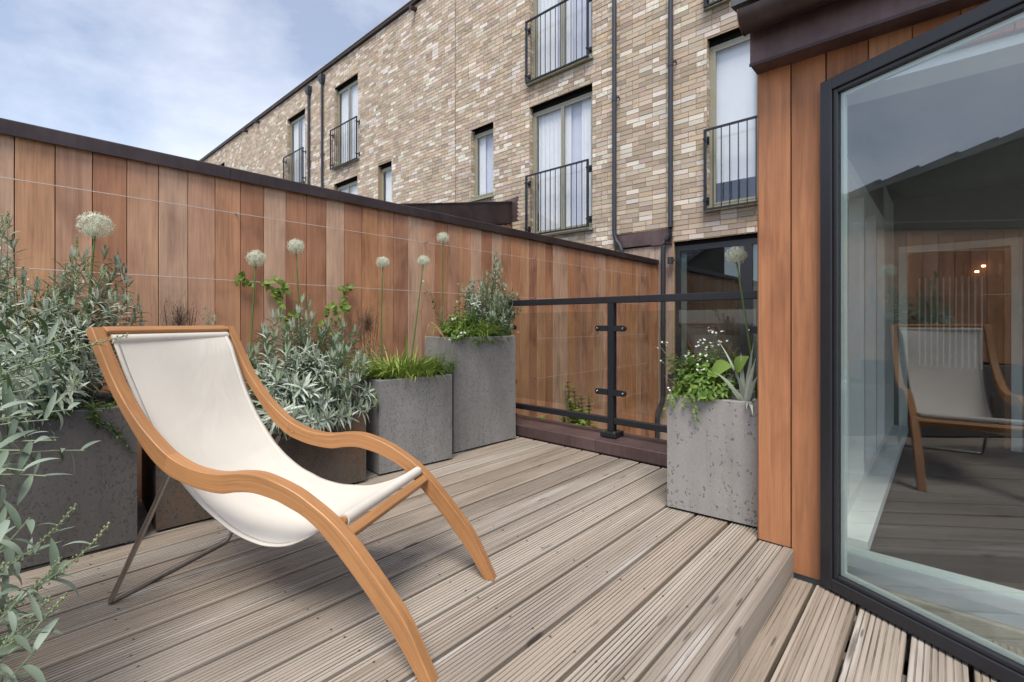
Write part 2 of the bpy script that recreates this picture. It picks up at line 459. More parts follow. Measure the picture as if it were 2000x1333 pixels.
M['dry'] = leaf_material('dry_leaf', (0.42,0.24,0.11), (0.60,0.42,0.24), (0.5,0.33,0.18), 0.7, 0.15)

# ================================================================== THE SETTING
GROUND_Z = -1.0
g = MB().add([(-600,-600,GROUND_Z),(600,-600,GROUND_Z),(600,900,GROUND_Z),(-600,900,GROUND_Z)], [(0,1,2,3)]).build('ground', M['ground'], kind='structure')

FX = -3.25          # face of the timber fence
FACADE = 6.90       # face of the brick building
LOW = -0.10         # lower deck level

# ---- terrace deck: every board is a piece of its own
def board_mesh(w, th, grooves, depth=0.0035, seed=0):
    r = random.Random(seed)
    ch = 0.0035
    top = [(-w/2, -ch), (-w/2 + ch*0.35, -ch*0.3), (-w/2 + ch, 0)]
    n = grooves; step = (w - 2*ch - 0.006) / n
    for i in range(n):
        x = -w/2 + ch + 0.003 + step * (i + 0.5) + r.uniform(-0.0012, 0.0012)
        gw = step * r.uniform(0.10, 0.17); d = depth * r.uniform(0.7, 1.2)
        top += [(x - gw, 0), (x - gw*0.55, -d), (x + gw*0.55, -d), (x + gw, 0)]
    top += [(w/2 - ch, 0), (w/2 - ch*0.35, -ch*0.3), (w/2, -ch), (w/2, -th), (-w/2, -th)]
    mb = MB(); mb.prism([(x, 0, z) for x, z in top], (0, 1, 0))
    me = mb.mesh('deck_board', M['deck']); me.materials.append(M['deck_groove_shade'])
    for p in me.polygons:                       # groove faces take a darker colour, painted as their shade
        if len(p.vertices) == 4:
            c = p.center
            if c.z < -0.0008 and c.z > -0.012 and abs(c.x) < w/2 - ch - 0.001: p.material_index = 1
    return me
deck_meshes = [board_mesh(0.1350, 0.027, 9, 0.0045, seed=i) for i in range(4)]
deck = MB().box((-3.24, -1.6, -0.2), (-0.47, 2.9, -0.11)).build('deck', M['black_gap'], kind='structure')
def deck_board(mesh, x, y0, y1, z, parent, flip=False, sx=1.0):
    o = link('deck_board', mesh, parent)
    o.scale = (sx, (y1 - y0) * (-1 if flip else 1), 1)
    o.location = (x, y1 if flip else y0, z)
    return o
P_DECK = 0.1503
for k in range(17):
    xr = -0.591 - P_DECK * k
    x = xr - P_DECK / 2
    if x < -3.2: break
    deck_board(deck_meshes[k % 4], x, -1.6 + random.uniform(-0.01, 0.01), 2.902, random.uniform(-0.0012, 0.0012), deck, k % 3 == 1)
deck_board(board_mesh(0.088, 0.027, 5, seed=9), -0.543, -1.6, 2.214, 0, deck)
mb = MB(); mb.prism([(x, 0, z) for x, z in [(-0.496,-0.002),(-0.492,0.002),(-0.461,0.002),(-0.456,-0.004),(-0.456,LOW-0.03),(-0.496,LOW-0.03)]], (0, 1, 0))
o = link('edge_board', mb.mesh('edge_board', M['deck']), deck); o.scale = (1, 3.814, 1); o.location = (0, -1.6, 0)
sm = MB()
for k in range(17):
    x = -0.591 - P_DECK*(k+0.5)
    for y in np.arange(-1.4, 2.9, 0.42):
        for dx in (-0.043, 0.043):
            xx, yy = x + dx + random.uniform(-0.006, 0.006), y + random.uniform(-0.012, 0.012)
            sm.add([(xx+0.0038*math.cos(a), yy+0.0038*math.sin(a), 0.0006+0.0012) for a in [q*math.pi/3 for q in range(6)]], [(0,1,2,3,4,5)])
sm.build('screw_heads', plain('weathered_screw', (0.16,0.14,0.13), 0.5, 0.7, 0.3, 200), deck, kind='stuff')
low_deck = MB().box((-0.45, -1.6, -0.26), (2.2, 2.19, -0.215)).build('lower_deck', M['black_gap'], kind='structure')
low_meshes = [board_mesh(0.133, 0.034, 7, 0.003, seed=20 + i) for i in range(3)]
for k in range(17):
    x0 = -0.372 + 0.1455 * (k - 1)
    deck_board(low_meshes[k % 3], x0 + 0.0665, -1.6, 2.185, LOW + random.uniform(-0.001, 0.001), low_deck, k % 2 == 1)
mj = MB()
for y in (-1.2, -0.8, -0.4, 0.0, 0.4, 0.8, 1.2, 1.52, 1.84, 2.1):
    j = MB().box((-0.45, y - 0.022, -0.213), (2.2, y + 0.022, LOW - 0.036)).build('joist', M['deck'], low_deck)

# ---- copper-clad upstand at the end of the terrace
up = thing('parapet_kerb', 'low brown copper clad kerb carrying the glass balustrade', 'kerb', (-1.9, 3.05, GROUND_Z))
MB().box((-3.245, 2.93, GROUND_Z), (-0.595, 3.17, 0.03)).build('wall_core', M['black_gap'], up)
mb = MB()
prof = [(2.905,0.012),(2.905,0.088),(2.909,0.092),(3.195,0.104),(3.20,0.10),(3.20,-0.02),(3.19,-0.02),(3.19,0.088),(2.92,0.078),(2.92,0.012)]
joints = [-3.245, -1.835, -0.595]
for a, b in zip(joints[:-1], joints[1:]):
    MB().prism([(a + 0.001, y, z) for y, z in prof], (b - a - 0.002, 0, 0)).build('copper_capping', M['copper_red'], up)
MB().box((-3.24, 2.912, 0.001), (-0.6, 2.9285, 0.0115)).build('foot_strip', M['copper'], up)

# ---- glass balustrade
RY = 3.055
bal = thing('glass_balustrade', 'black metal balustrade with clamped clear glass panels on the copper kerb', 'balustrade', (-1.78, RY, 0.1))
PX = [-2.83, -1.79, -0.75]
MB().cbox((PX[0]-0.025, RY-0.025, 1.065), (-0.60, RY+0.025, 1.113), 0.003).build('top_rail', M['black_metal'], bal)
for a, b in zip(PX[:-1], PX[1:]):
    MB().cbox((a+0.0255, RY-0.02, 0.192), (b-0.0255, RY+0.02, 0.236), 0.003).build('bottom_rail', M['black_metal'], bal)
    gp = MB().box((a+0.075, RY-0.006, 0.285), (b-0.075, RY+0.006, 1.005)).build('glass_panel', M['glass_rail'], bal)
for i, x in enumerate(PX):
    MB().cbox((x-0.025, RY-0.025, 0.135), (x+0.025, RY+0.025, 1.0645), 0.003).build('post', M['black_metal'], bal)
    bp = MB().cbox((x-0.062, RY-0.062, 0.101), (x+0.062, RY+0.062, 0.139), 0.004).build('base_plate', M['black_metal'], bal)
    for dx in (-0.042, 0.042):
        for dy in (-0.042, 0.042):
            MB().tube([(x+dx, RY+dy, 0.138), (x+dx, RY+dy, 0.147)], 0.008, 6).build('bolt', M['brass'], bp)
    for s in (-1, 1):
        if (i == 0 and s < 0) or (i == 2 and s > 0): continue
        for z in (0.882, 0.420):
            m = MB(); n = 10
            out = [(x + s*0.02, RY-0.030, z-0.021)]
            cx = x + s*0.105
            out += [(cx + s*0.021*math.cos(t), RY-0.030, z + 0.021*math.sin(t)) for t in [(-90 + 180*k/n)*math.pi/180 for k in range(n+1)]]
            out += [(x + s*0.02, RY-0.030, z+0.021)]
            m.prism(out, (0, 0.018, 0))
            cl = m.build('clamp', M['black_metal'], bal)
            MB().tube([(cx, RY-0.034, z), (cx, RY-0.029, z)], [0.0155, 0.0155], 12).build('washer', M['black_metal'], cl)
            MB().tube([(cx, RY-0.042, z), (cx, RY-0.033, z)], [0.006, 0.009], 10).build('bolt', M['bolt'], cl)

# ---- timber fence with copper coping and wires
fence = thing('timber_fence', 'tall fence of upright cedar boards with brown copper coping and plant wires', 'fence', (FX, 2.8, GROUND_Z))
bm_f = MB().cbox((-0.010, -0.0680, GROUND_Z), (0.012, 0.0680, 1.83), 0.0018).mesh('fence_board', M['fence'])
y = 0.091 - 0.1393 * 12
i = 0
while y < FACADE - 0.06:
    o = link('fence_board', bm_f, fence)
    o.location = (FX - 0.012 + random.uniform(-0.0012, 0.0012), y + 0.0697, 0)
    o.scale = (1, min(1, 1), 1)
    y += 0.1393; i += 1
MB().box((FX - 0.16, -1.6, GROUND_Z), (FX - 0.026, FACADE - 0.02, 1.78)).build('fence_core', M['black_gap'], fence)
JY = [-1.6, -0.62, 1.0, 2.62, 4.24, 5.86, FACADE - 0.015]
prof = [(0.022,1.800),(0.025,1.797),(0.028,1.800),(0.028,1.866),(0.022,1.872),(-0.21,1.888),(-0.216,1.885),(-0.216,1.80),(-0.206,1.80),(-0.206,1.872),(0.016,1.858),(0.016,1.800)]
for a, b in zip(JY[:-1], JY[1:]):
    MB().prism([(FX + px, a + 0.0012, z) for px, z in prof], (0, b - a - 0.0024, 0)).build('coping', M['copper'], fence)
EY = [-0.4, 1.04, 2.483, 3.915, 5.19, 6.52]
for zi, z in enumerate([1.595, 1.182, 0.751, 0.327, -0.08]):
    ys = [e for e in EY if e > (3.5 if zi >= 2 else -1)]
    pts = [(FX + 0.032, ys[0] - (0.0 if zi >= 2 else 1.2), z)] + [(FX + 0.032, e, z) for e in ys]
    MB().tube(pts, 0.0021, 5).build('wire', M['wire'], fence)
    for e in ys:
        a = MB().tube([(FX - 0.002, e, z), (FX + 0.027, e, z)], 0.004, 6).tube([(FX + 0.027, e, z), (FX + 0.040, e, z)], 0.0075, 8)
        a.build('wire_eye', M['bolt'], fence)
    if ys:
        MB().tube([(FX + 0.032, ys[-1] - 0.075, z), (FX + 0.032, ys[-1] - 0.02, z)], 0.0055, 6).build('wire_tensioner', M['steel'], fence)

# ================================================================== BRICK BUILDING
BX0, BX1, BZ0, BZ1 = -30.0, 0.4, GROUND_Z, 8.52
bld = thing('brick_building', 'long pale brick apartment building with french windows behind the timber fence', 'building', (-14.0, FACADE + 0.3, GROUND_Z))
# openings: x0, x1, z0, z1
OPEN = {
 'A': (-5.81,-4.42,2.53,4.97), 'B': (-5.81,-4.42,5.42,7.80), 'C': (-2.51,-1.80,2.53,4.95), 'D': (-2.51,-1.80,5.40,7.80),
 'n1': (-7.43,-6.77,3.50,4.98), 'n2': (-11.0,-10.37,3.50,5.01), 'f1': (-13.32,-12.0,5.45,7.80), 'f0': (-16.59,-15.24,5.45,7.80),
 'l1': (-13.35,-12.03,2.53,4.97), 'l0': (-16.59,-15.24,2.53,4.97), 'far': (-24.35,-22.95,5.45,7.80), 'G': (-3.0,-0.9,-0.85,2.12),
 'panel': (-4.0,-3.02,GROUND_Z,2.34),
}
# mortar face, cut round the openings, with reveals
xs = sorted({BX0, BX1} | {v for o in OPEN.values() for v in o[:2]})
zs = sorted({BZ0, BZ1} | {v for o in OPEN.values() for v in o[2:]})
MY = FACADE + 0.008
mb = MB()
for xa, xb in zip(xs[:-1], xs[1:]):
    for za, zb in zip(zs[:-1], zs[1:]):
        cx, cz = (xa+xb)/2, (za+zb)/2
        if any(o[0] < cx < o[1] and o[2] < cz < o[3] for o in OPEN.values()): continue
        mb.add([(xa,MY,za),(xb,MY,za),(xb,MY,zb),(xa,MY,zb)], [(0,1,2,3)])
REV = 0.13
for o in OPEN.values():
    x0, x1, z0, z1 = o
    for q in ([(x0,MY,z0),(x0,MY+REV,z0),(x0,MY+REV,z1),(x0,MY,z1)], [(x1,MY,z0),(x1,MY+REV,z0),(x1,MY+REV,z1),(x1,MY,z1)]):
        mb.add(q, [(0,1,2,3)])
t = NT('sandy_mortar')
n_ = t.noise(t.coords(), 40, 4, 0.6)
M['mortar'] = t.set(t.mix(1.0, (0.40,0.295,0.185), t.ramp(n_, [(0.3, 0.8), (0.7, 1.2)]), 'MULTIPLY'), 0.9, 0, 0.1)
wall = mb.build('wall', M['mortar'], bld)
mb = MB().box((BX0, MY+REV+0.95, BZ0), (BX1, MY+REV+1.1, BZ1))
mb.build('back_wall', M['room'], bld)

def brick_col(r):
    u = r.random()
    if u < 0.15: c = (0.71,0.65,0.57)
    elif u < 0.36: c = (0.575,0.48,0.385)
    elif u < 0.66: c = (0.50,0.41,0.32)
    elif u < 0.84: c = (0.43,0.35,0.275)
    else: c = (0.53,0.415,0.305)
    k = r.uniform(0.85, 1.15)
    return tuple(v * k * r.uniform(0.96, 1.04) for v in c)
def brick_material(name, attr):
    t = NT(name)
    if attr:
        base = t.node('ShaderNodeAttribute', attribute_name='brick').outputs['Color']
    else:
        base = t.node('ShaderNodeObjectInfo').outputs['Color']
    v = t.coords(kind='Object') if attr else t.coords(rnd=40.0)
    n1 = t.noise(v, 26, 4, 0.65, 0.3); n2 = t.noise(v, 130, 2, 0.6)
    c = t.mix(1.0, base, t.ramp(n1, [(0.25, (0.66,0.64,0.62)), (0.48, (1,1,1)), (0.75, (1.25,1.24,1.23))]), 'MULTIPLY')
    c = t.mix(0.7, c, t.ramp(n2, [(0.3, 0.86), (0.7, 1.12)]), 'MULTIPLY')
    t.bump(t.math('ADD', n1, t.math('MULTIPLY', n2, 0.5)), 0.5, 0.006)
    return t.set(c, 0.88, 0, 0.2)
M['brick_many'] = brick_material('brick_far', True)
M['brick_one'] = brick_material('brick_near', False)
rb = random.Random(3)
bricks = []
JOINT_X = -7.92
row = 0
z = 1.83
while z < BZ1 - 0.02:
    z0, z1 = z + 0.005, min(z + 0.070, BZ1 - 0.003)
    x = BX0 - (0.1125 if row % 2 else 0.0)
    while x < BX1:
        L = 0.1125 if rb.random() < 0.13 else 0.225
        xa, xb = max(x + 0.005, BX0), min(x + L - 0.005, BX1)
        x += L
        segs = [(xa, xb)]
        for o in list(OPEN.values()) + [(JOINT_X - 0.006, JOINT_X + 0.006, 0, 20)]:
            if z1 <= o[2] + 0.004 or z0 >= o[3] - 0.004: continue
            new = []
            for a, b in segs:
                if b <= o[0] or a >= o[1]: new.append((a, b))
                else:
                    if a < o[0] - 0.02: new.append((a, o[0] - 0.001))
                    if b > o[1] + 0.02: new.append((o[1] + 0.001, b))
            segs = new
        for a, b in segs:
            za, zb = z0, z1
            for o in OPEN.values():
                if b > o[0] and a < o[1]:
                    if za < o[3] < zb: za = o[3] + 0.001
                    if za < o[2] < zb: zb = o[2] - 0.001
            if b - a > 0.015 and zb - za > 0.012:
                bricks.append((a, b, za + rb.uniform(-0.0015, 0.0015), zb + rb.uniform(-0.0015, 0.0015), rb.uniform(-0.0025, 0.003), rb.uniform(-1, 1)))
    z += 0.075; row += 1
def in_view(b):
    cx, cz = (b[0]+b[1])/2, (b[2]+b[3])/2
    w = cx*FW[0] + FACADE*FW[1]
    if w < 0.5: return 0
    px = 1000 + F_PX*(cx*RT[0] + FACADE*RT[1])/w; py = HORIZON - F_PX*(cz-CAM_H)/w
    if not (1290 < px < 1462 or (1168 < px <= 1290 and py < 455)) or not (20 < py < 470): return 0
    return (b[1]-b[0])*(b[3]-b[2])/w**2
score = sorted(range(len(bricks)), key=lambda i: -in_view(bricks[i]))
near = {i for i in score[:300] if in_view(bricks[i]) > 0}
V, Fc, Cc = [], [], []
unit = MB(); unit.add([(-0.5,0,-0.5),(0.5,0,-0.5),(0.5,0,0.5),(-0.5,0,0.5),(-0.5,1,-0.5),(0.5,1,-0.5),(0.5,1,0.5),(-0.5,1,0.5)], [(0,1,2,3),(0,4,5,1),(1,5,6,2),(2,6,7,3),(3,7,4,0)])
brick_me = unit.mesh('brick', M['brick_one'])
for i, (a, b, za, zb, dy, tilt) in enumerate(bricks):
    col = brick_col(rb)
    for o_ in OPEN.values():                    # rain stains under the sills
        if o_[0]-0.05 < (a+b)/2 < o_[1]+0.05 and 0 < o_[2]-zb < 0.55:
            k_ = 1-0.28*(1-(o_[2]-zb)/0.55)*rb.uniform(0.3, 1.0); col = tuple(c_*k_ for c_ in col)
    if i in near:
        o = link('brick', brick_me, bld)
        o.location = ((a+b)/2, FACADE + dy, (za+zb)/2); o.scale = (b-a, 0.012 - dy, zb-za)
        o.rotation_euler = (0, R(tilt*0.35), 0)
        o.color = (*col, 1)
    else:
        y0 = FACADE + dy; y1 = FACADE + 0.012; k = len(V)
        tz = tilt * 0.0008
        V += [(a,y0,za-tz),(b,y0,za+tz),(b,y0,zb+tz),(a,y0,zb-tz),(a,y1,za),(b,y1,za),(b,y1,zb),(a,y1,zb)]
        Fc += [(k,k+1,k+2,k+3),(k,k+4,k+5,k+1),(k+1,k+5,k+6,k+2),(k+2,k+6,k+7,k+3),(k+3,k+7,k+4,k)]
        Cc += [(*col, 1)] * 8
me = bpy.data.meshes.new('bricks'); me.from_pydata(V, [], Fc); me.materials.append(M['brick_many'])
ca = me.color_attributes.new('brick', 'FLOAT_COLOR', 'POINT'); ca.data.foreach_set('color', np.array(Cc, dtype=np.float32).ravel())
link('brickwork', me, bld, 'stuff')
MB().box((JOINT_X-0.0055, FACADE+0.003, 1.8), (JOINT_X+0.0055, FACADE+0.0075, BZ1-0.01)).build('movement_joint', M['pipe'], bld)
# brick returns in the reveals of the windows (left jambs face the camera)
for key in ('A','B','C','n1','f1','f0'):
    x0, x1, z0, z1 = OPEN[key]
    V2, F2, C2 = [], [], []
    z = z0
    while z < z1 - 0.01:
        a, b = z + 0.005, min(z + 0.07, z1)
        k = len(V2); d = rb.choice([0.1, 0.1, 0.07])
        V2 += [(x0+0.004, FACADE+0.001, a), (x0+0.004, FACADE+d, a), (x0+0.004, FACADE+d, b), (x0+0.004, FACADE+0.001, b)]
        F2 += [(k, k+1, k+2, k+3)]; C2 += [(*brick_col(rb), 1)] * 4
        z += 0.075
    me = bpy.data.meshes.new('reveal_bricks'); me.from_pydata(V2, [], F2); me.materials.append(M['brick_many'])
    ca = me.color_attributes.new('brick', 'FLOAT_COLOR', 'POINT'); ca.data.foreach_set('color', np.array(C2, dtype=np.float32).ravel())
    link('reveal_brickwork', me, bld, 'stuff')
# roof edge
MB().box((BX0, FACADE-0.07, BZ1+0.002), (BX1, FACADE+0.6, BZ1+0.075)).build('roof_edge', M['copper'], bld)
MB().box((BX0, FACADE-0.085, BZ1+0.077), (BX1, FACADE+0.6, BZ1+0.095)).build('roof_flashing', M['frame_olive'], bld)
MB().box((BX0, FACADE+0.6, BZ1-0.4), (BX1, FACADE+9, BZ1+0.09)).build('roof', M['seam_roof'], bld)
MB().box((BX0-0.2, FACADE+0.02, BZ0), (BX0-0.001, FACADE+9, BZ1)).build('end_wall', M['mortar'], bld)
for px, py in ((808, 17), (503, 238), (480, 256)):
    p = on_y(px, py, FACADE - 0.06)
    MB().tube([(p.x, FACADE+0.01, p.z), (p.x, FACADE-0.16, p.z-0.01)], 0.055, 10).build('overflow_spout', M['copper'], bld)

def curtain_mesh(x0, x1, z0, z1, y, folds, amp):
    mb = MB(); n = max(8, int((x1-x0)*90)); ph = random.uniform(0, 6)
    for i in range(n+1):
        u = i/n; x = x0 + (x1-x0)*u
        d = amp*(math.sin(u*folds*6.28+ph) + 0.4*math.sin(u*folds*14.1+ph*2))
        mb.v += [(x, y+d*0.7, z0), (x, y+d, z1)]
        if i: mb.f.append((2*i-2, 2*i, 2*i+1, 2*i-1))
    return mb
def window(key, leaves, curtains=(), blind=None, sill=True, label=None):
    x0, x1, z0, z1 = OPEN[key]
    yf = FACADE + 0.105; d = 0.05; w = 0.055; gap = 0.075
    zt = z1 - gap
    m = MB()
    m.box((x0,yf,z0), (x0+w,yf+d,zt)).box((x1-w,yf,z0), (x1,yf+d,zt)).box((x0+w,yf,zt-w), (x1-w,yf+d,zt)).box((x0+w,yf,z0), (x1-w,yf+d,z0+w*1.3))
    fr = m.build('window', M['frame_olive'], bld)
    lw = (x1-x0-2*w)/leaves
    for i in range(leaves):
        a = x0+w+lw*i; b = a+lw
        e = 0.032
        if leaves > 1 or True:
            q = MB(); ya, yb = yf-0.006, yf+0.03
            q.box((a+0.002,ya,z0+w*1.3+0.002), (a+e,yb,zt-w-0.002)).box((b-e,ya,z0+w*1.3+0.002), (b-0.002,yb,zt-w-0.002))
            q.box((a+e,ya+0.001,zt-w-e), (b-e,yb-0.001,zt-w-0.002)).box((a+e,ya+0.001,z0+w*1.3+0.002), (b-e,yb-0.001,z0+w*1.3+e))
            q.build('casement', M['frame_olive'], fr)
        MB().box((a+e-0.004,yf+0.008,z0+w*1.3+e-0.004), (b-e+0.004,yf+0.020,zt-w-e+0.004)).build('pane', M['glass_win'], fr)
    # black strip and soffit: shade under the opening's head, put into the colour
    MB().box((x0,yf-0.004,zt+0.001), (x1,yf+0.05,z1+0.05)).build('head_shade', M['black_gap'], fr)
    MB().box((x0+0.001,FACADE+0.004,z1+0.0005), (x1-0.001,yf-0.005,z1+0.004)).build('soffit_shade', M['black_gap'], fr)
    if sill:
        MB().add([(x0-0.03,FACADE-0.055,z0-0.045),(x1+0.03,FACADE-0.055,z0-0.045),(x1+0.03,FACADE-0.055,z0-0.012),(x0-0.03,FACADE-0.055,z0-0.012),
                  (x0-0.03,yf-0.001,z0-0.045),(x1+0.03,yf-0.001,z0-0.045),(x1+0.03,yf-0.001,z0-0.002),(x0-0.03,yf-0.001,z0-0.002)],
                 [(0,1,2,3),(4,7,6,5),(0,4,5,1),(3,2,6,7),(0,3,7,4),(1,5,6,2)]).build('sill', M['frame_olive'], fr)
    for a, b in curtains:
        curtain_mesh(x0+w+a*(x1-x0-2*w), x0+w+b*(x1-x0-2*w), z0+0.05, zt-0.05, yf+0.085, (b-a)*9+2, 0.006).build('curtain', M['curtain'], fr, smooth=True)
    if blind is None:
        curtain_mesh(x0+w, x1-w, z0+0.05, zt-0.05, yf+0.135, (x1-x0)*5, 0.002).build('sky_reflection_sheet', M['sky_sheet'], fr, smooth=True)  # added sheet behind the panes, coloured like the reflected sky
    if blind is not None:
        MB().box((x0+w, yf+0.09, z0+blind*(zt-z0)), (x1-w, yf+0.096, zt-0.03)).build('blind', M['blind'], fr)
    # the room behind
    m = MB(); ya, yb = yf+d+0.002, MY+REV+0.9
    m.add([(x0-0.3,ya+0.05,z0),(x1+0.3,ya+0.05,z0),(x1+0.3,yb,z0),(x0-0.3,yb,z0)], [(0,1,2,3)])
    m.add([(x0-0.3,ya+0.05,z1),(x1+0.3,ya+0.05,z1),(x1+0.3,yb,z1),(x0-0.3,yb,z1)], [(0,1,2,3)])
    m.add([(x0-0.3,ya+0.05,z0),(x0-0.3,yb,z0),(x0-0.3,yb,z1),(x0-0.3,ya+0.05,z1)], [(0,1,2,3)])
    m.add([(x1+0.3,ya+0.05,z0),(x1+0.3,yb,z0),(x1+0.3,yb,z1),(x1+0.3,ya+0.05,z1)], [(0,1,2,3)])
    m.build('room_lining', M['room'], fr)
    return fr
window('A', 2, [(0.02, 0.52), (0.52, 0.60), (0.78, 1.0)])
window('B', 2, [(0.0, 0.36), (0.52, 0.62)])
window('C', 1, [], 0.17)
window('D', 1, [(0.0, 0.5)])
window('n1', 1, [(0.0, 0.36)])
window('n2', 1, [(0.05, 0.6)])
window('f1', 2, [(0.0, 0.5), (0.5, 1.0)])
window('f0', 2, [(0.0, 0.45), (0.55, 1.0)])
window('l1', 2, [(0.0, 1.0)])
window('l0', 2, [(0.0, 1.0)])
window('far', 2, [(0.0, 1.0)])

def juliet(x0, x1, z0, z1, nb=12):
    y = FACADE - 0.10; r = 0.011
    m = MB()
    m.box((x0,y-0.005,z1-0.024), (x1,y+0.03,z1)).box((x0,y-0.005,z0), (x1,y+0.03,z0+0.022))
    m.box((x0,y-0.004,z0+0.022), (x0+0.034,y+0.028,z1-0.024)).box((x1-0.034,y-0.004,z0+0.022), (x1,y+0.028,z1-0.024))
    ra = m.build('balcony_railing', M['black_metal'], bld)
    bar = MB().tube([(0,0,z0+0.02), (0,0,z1-0.02)], 0.0075, 6).mesh('bar', M['black_metal'])
    for i in range(1, nb):
        o = link('bar', bar, ra); o.location = (x0+0.017+(x1-x0-0.034)*i/nb, y+0.012, 0)
    for x, s in ((x0+0.017, -1), (x1-0.017, 1)):
        for z in (z0+0.14, z1-0.14):
            q = MB().box((x-0.012,y+0.0285,z-0.015), (x+0.012,FACADE-0.008,z+0.015)).box((x-0.03,FACADE-0.0075,z-0.06), (x+0.03,FACADE-0.0015,z+0.06))
            q.box((x-0.02,y-0.02,z-0.012), (x+0.02,y-0.0055,z+0.012))
            q.build('bracket', M['black_metal'], ra)
juliet(-5.83, -4.44, 2.53, 3.67, 12)
juliet(-5.83, -4.44, 5.40, 6.56, 12)
juliet(-2.52, -1.60, 2.50, 3.64, 8)
juliet(-2.52, -1.60, 5.36, 6.52, 8)
juliet(-13.40, -11.9, 5.40, 6.56, 12)
juliet(-16.70, -15.18, 5.40, 6.52, 12)

# rainwater pipes
def downpipe(pts, hopper=None, brackets=(), r=0.036):
    m = MB().tube(pts, r, 12)
    dp = m.build('downpipe', M['pipe'], bld, smooth=True); smooth_by_angle(dp)
    for z in brackets:
        x, y = pts[0][0], pts[0][1]
        MB().tube([(x,y,z-0.05),(x,y,z+0.05)], r+0.006, 12).box((x+0.03,y-0.012,z-0.012),(x+0.085,y+0.012,z+0.012)).box((x+0.06,y-0.005,z-0.006),(x+0.075,FACADE-0.001,z+0.006)).build('pipe_bracket', M['pipe'], dp)
    if hopper:
        x, y, z = hopper
        MB().add([(x-0.10,y-0.08,z+0.12),(x+0.10,y-0.08,z+0.12),(x+0.10,y+0.055,z+0.12),(x-0.10,y+0.055,z+0.12),
                  (x-0.10,y-0.08,z-0.02),(x+0.10,y-0.08,z-0.02),(x+0.10,y+0.055,z-0.02),(x-0.10,y+0.055,z-0.02),
                  (x-0.05,y-0.045,z-0.14),(x+0.05,y-0.045,z-0.14),(x+0.05,y+0.045,z-0.14),(x-0.05,y+0.045,z-0.14)],
                 [(0,1,2,3),(0,4,5,1),(1,5,6,2),(2,6,7,3),(3,7,4,0),(4,8,9,5),(5,9,10,6),(6,10,11,7),(7,11,8,4),(8,11,10,9)]).build('hopper', M['pipe'], dp)
PY = FACADE - 0.06
downpipe([(-3.965,PY,8.4),(-3.965,PY,2.42),(-3.96,PY,2.34),(-3.93,PY,2.24),(-3.86,PY,2.15),(-3.83,PY,2.05)], None, (4.55, 7.0))
downpipe([(-3.02,PY,8.4),(-3.02,PY,2.34),(-3.03,PY,2.25),(-3.08,PY,2.16),(-3.125,PY,2.08),(-3.135,PY,1.98),(-3.135,PY,-0.15),(-3.14,PY,-0.26),(-3.20,PY-0.02,-0.42),(-3.22,PY-0.02,-0.55),(-3.22,PY-0.02,GROUND_Z)], None, (4.78, 1.84, 0.1, 7.0))
downpipe([(-14.86,PY,8.15),(-14.86,PY,1.2)], (-14.86, PY, 8.22), (6.0,))
downpipe([(-13.97,PY,8.20),(-13.97,PY,1.2)], (-13.97, PY, 8.28), (6.0,))

# ground-floor glazing and timber panel
x0, x1, z0, z1 = OPEN['G']
yf = FACADE + 0.06
m = MB()
m.box((x0,yf,z0),(x0+0.07,yf+0.06,z1-0.06)).box((x1-0.07,yf,z0),(x1,yf+0.06,z1-0.06)).box((x0+0.07,yf,z1-0.14),(x1-0.07,yf+0.06,z1-0.06)).box((x0+0.07,yf,z0),(x1-0.07,yf+0.06,z0+0.08)).box((-2.08,yf-0.002,z0+0.08),(-1.93,yf+0.058,z1-0.14))
gw = m.build('glazed_screen', M['door_metal'], bld)
for a, b in ((x0+0.07, -2.08), (-1.93, x1-0.07)):
    MB().box((a+0.002,yf+0.02,z0+0.082),(b-0.002,yf+0.04,z1-0.142)).build('pane', M['glass_dark'], gw)
    MB().box((a+0.004,yf+0.045,z0+0.09),(a+0.085,yf+0.055,z1-0.15)).build('jamb_lining', M['spacer'], gw)
MB().box((x0,yf-0.003,z1-0.058),(x1,yf+0.05,z1+0.03)).build('head_shade', M['black_gap'], gw)  # black strip painted as shade above the screen frame
m = MB().box((x0-0.2,FACADE+1.05,z0),(x1+0.2,FACADE+1.06,z1)); m.build('room_wall', M['dark_room'], gw)
MB().box((x0-0.2,FACADE+0.14,z0-0.05),(x1+0.2,FACADE+1.05,z0-0.002)).build('room_floor', M['floor_dark'], gw)
cab = MB().box((-2.9,FACADE+0.55,-0.4),(-2.35,FACADE+1.0,0.72)).build('cabinet', M['grey_wall'], gw)
MB().box((-2.88,FACADE+0.96,0.8),(-2.45,FACADE+1.03,1.6)).build('wall_picture', plain('ochre_print', (0.30,0.24,0.12), 0.8), gw)
pn = MB().box((-3.99,FACADE+0.052,GROUND_Z),(-3.02,FACADE+0.07,2.10)).build('timber_panel', M['black_gap'], bld)
pb = MB().box((-0.048,0,GROUND_Z),(0.048,0.02,2.098)).mesh('panel_board', M['pale_clad'])
for k in range(10):
    o = link('panel_board', pb, pn); o.location = (-3.94 + 0.0985*k, FACADE+0.03, 0)
fl = MB()
for a, b, za, zb in ((-3.93,-3.36,2.22,2.335),(-3.93,-3.36,2.12,2.226),(-3.355,-3.02,2.10,2.345)):
    MB().add([(a,FACADE-0.01,za),(b,FACADE-0.004,za),(b,FACADE-0.004,zb),(a,FACADE-0.01,zb-0.012),(a,FACADE+0.049,za),(b,FACADE+0.049,za),(b,FACADE+0.049,zb),(a,FACADE+0.049,zb-0.012)],
             [(0,1,2,3),(4,7,6,5),(0,4,5,1),(1,5,6,2),(2,6,7,3),(3,7,4,0)]).build('lead_flashing', M['copper_red'], bld)

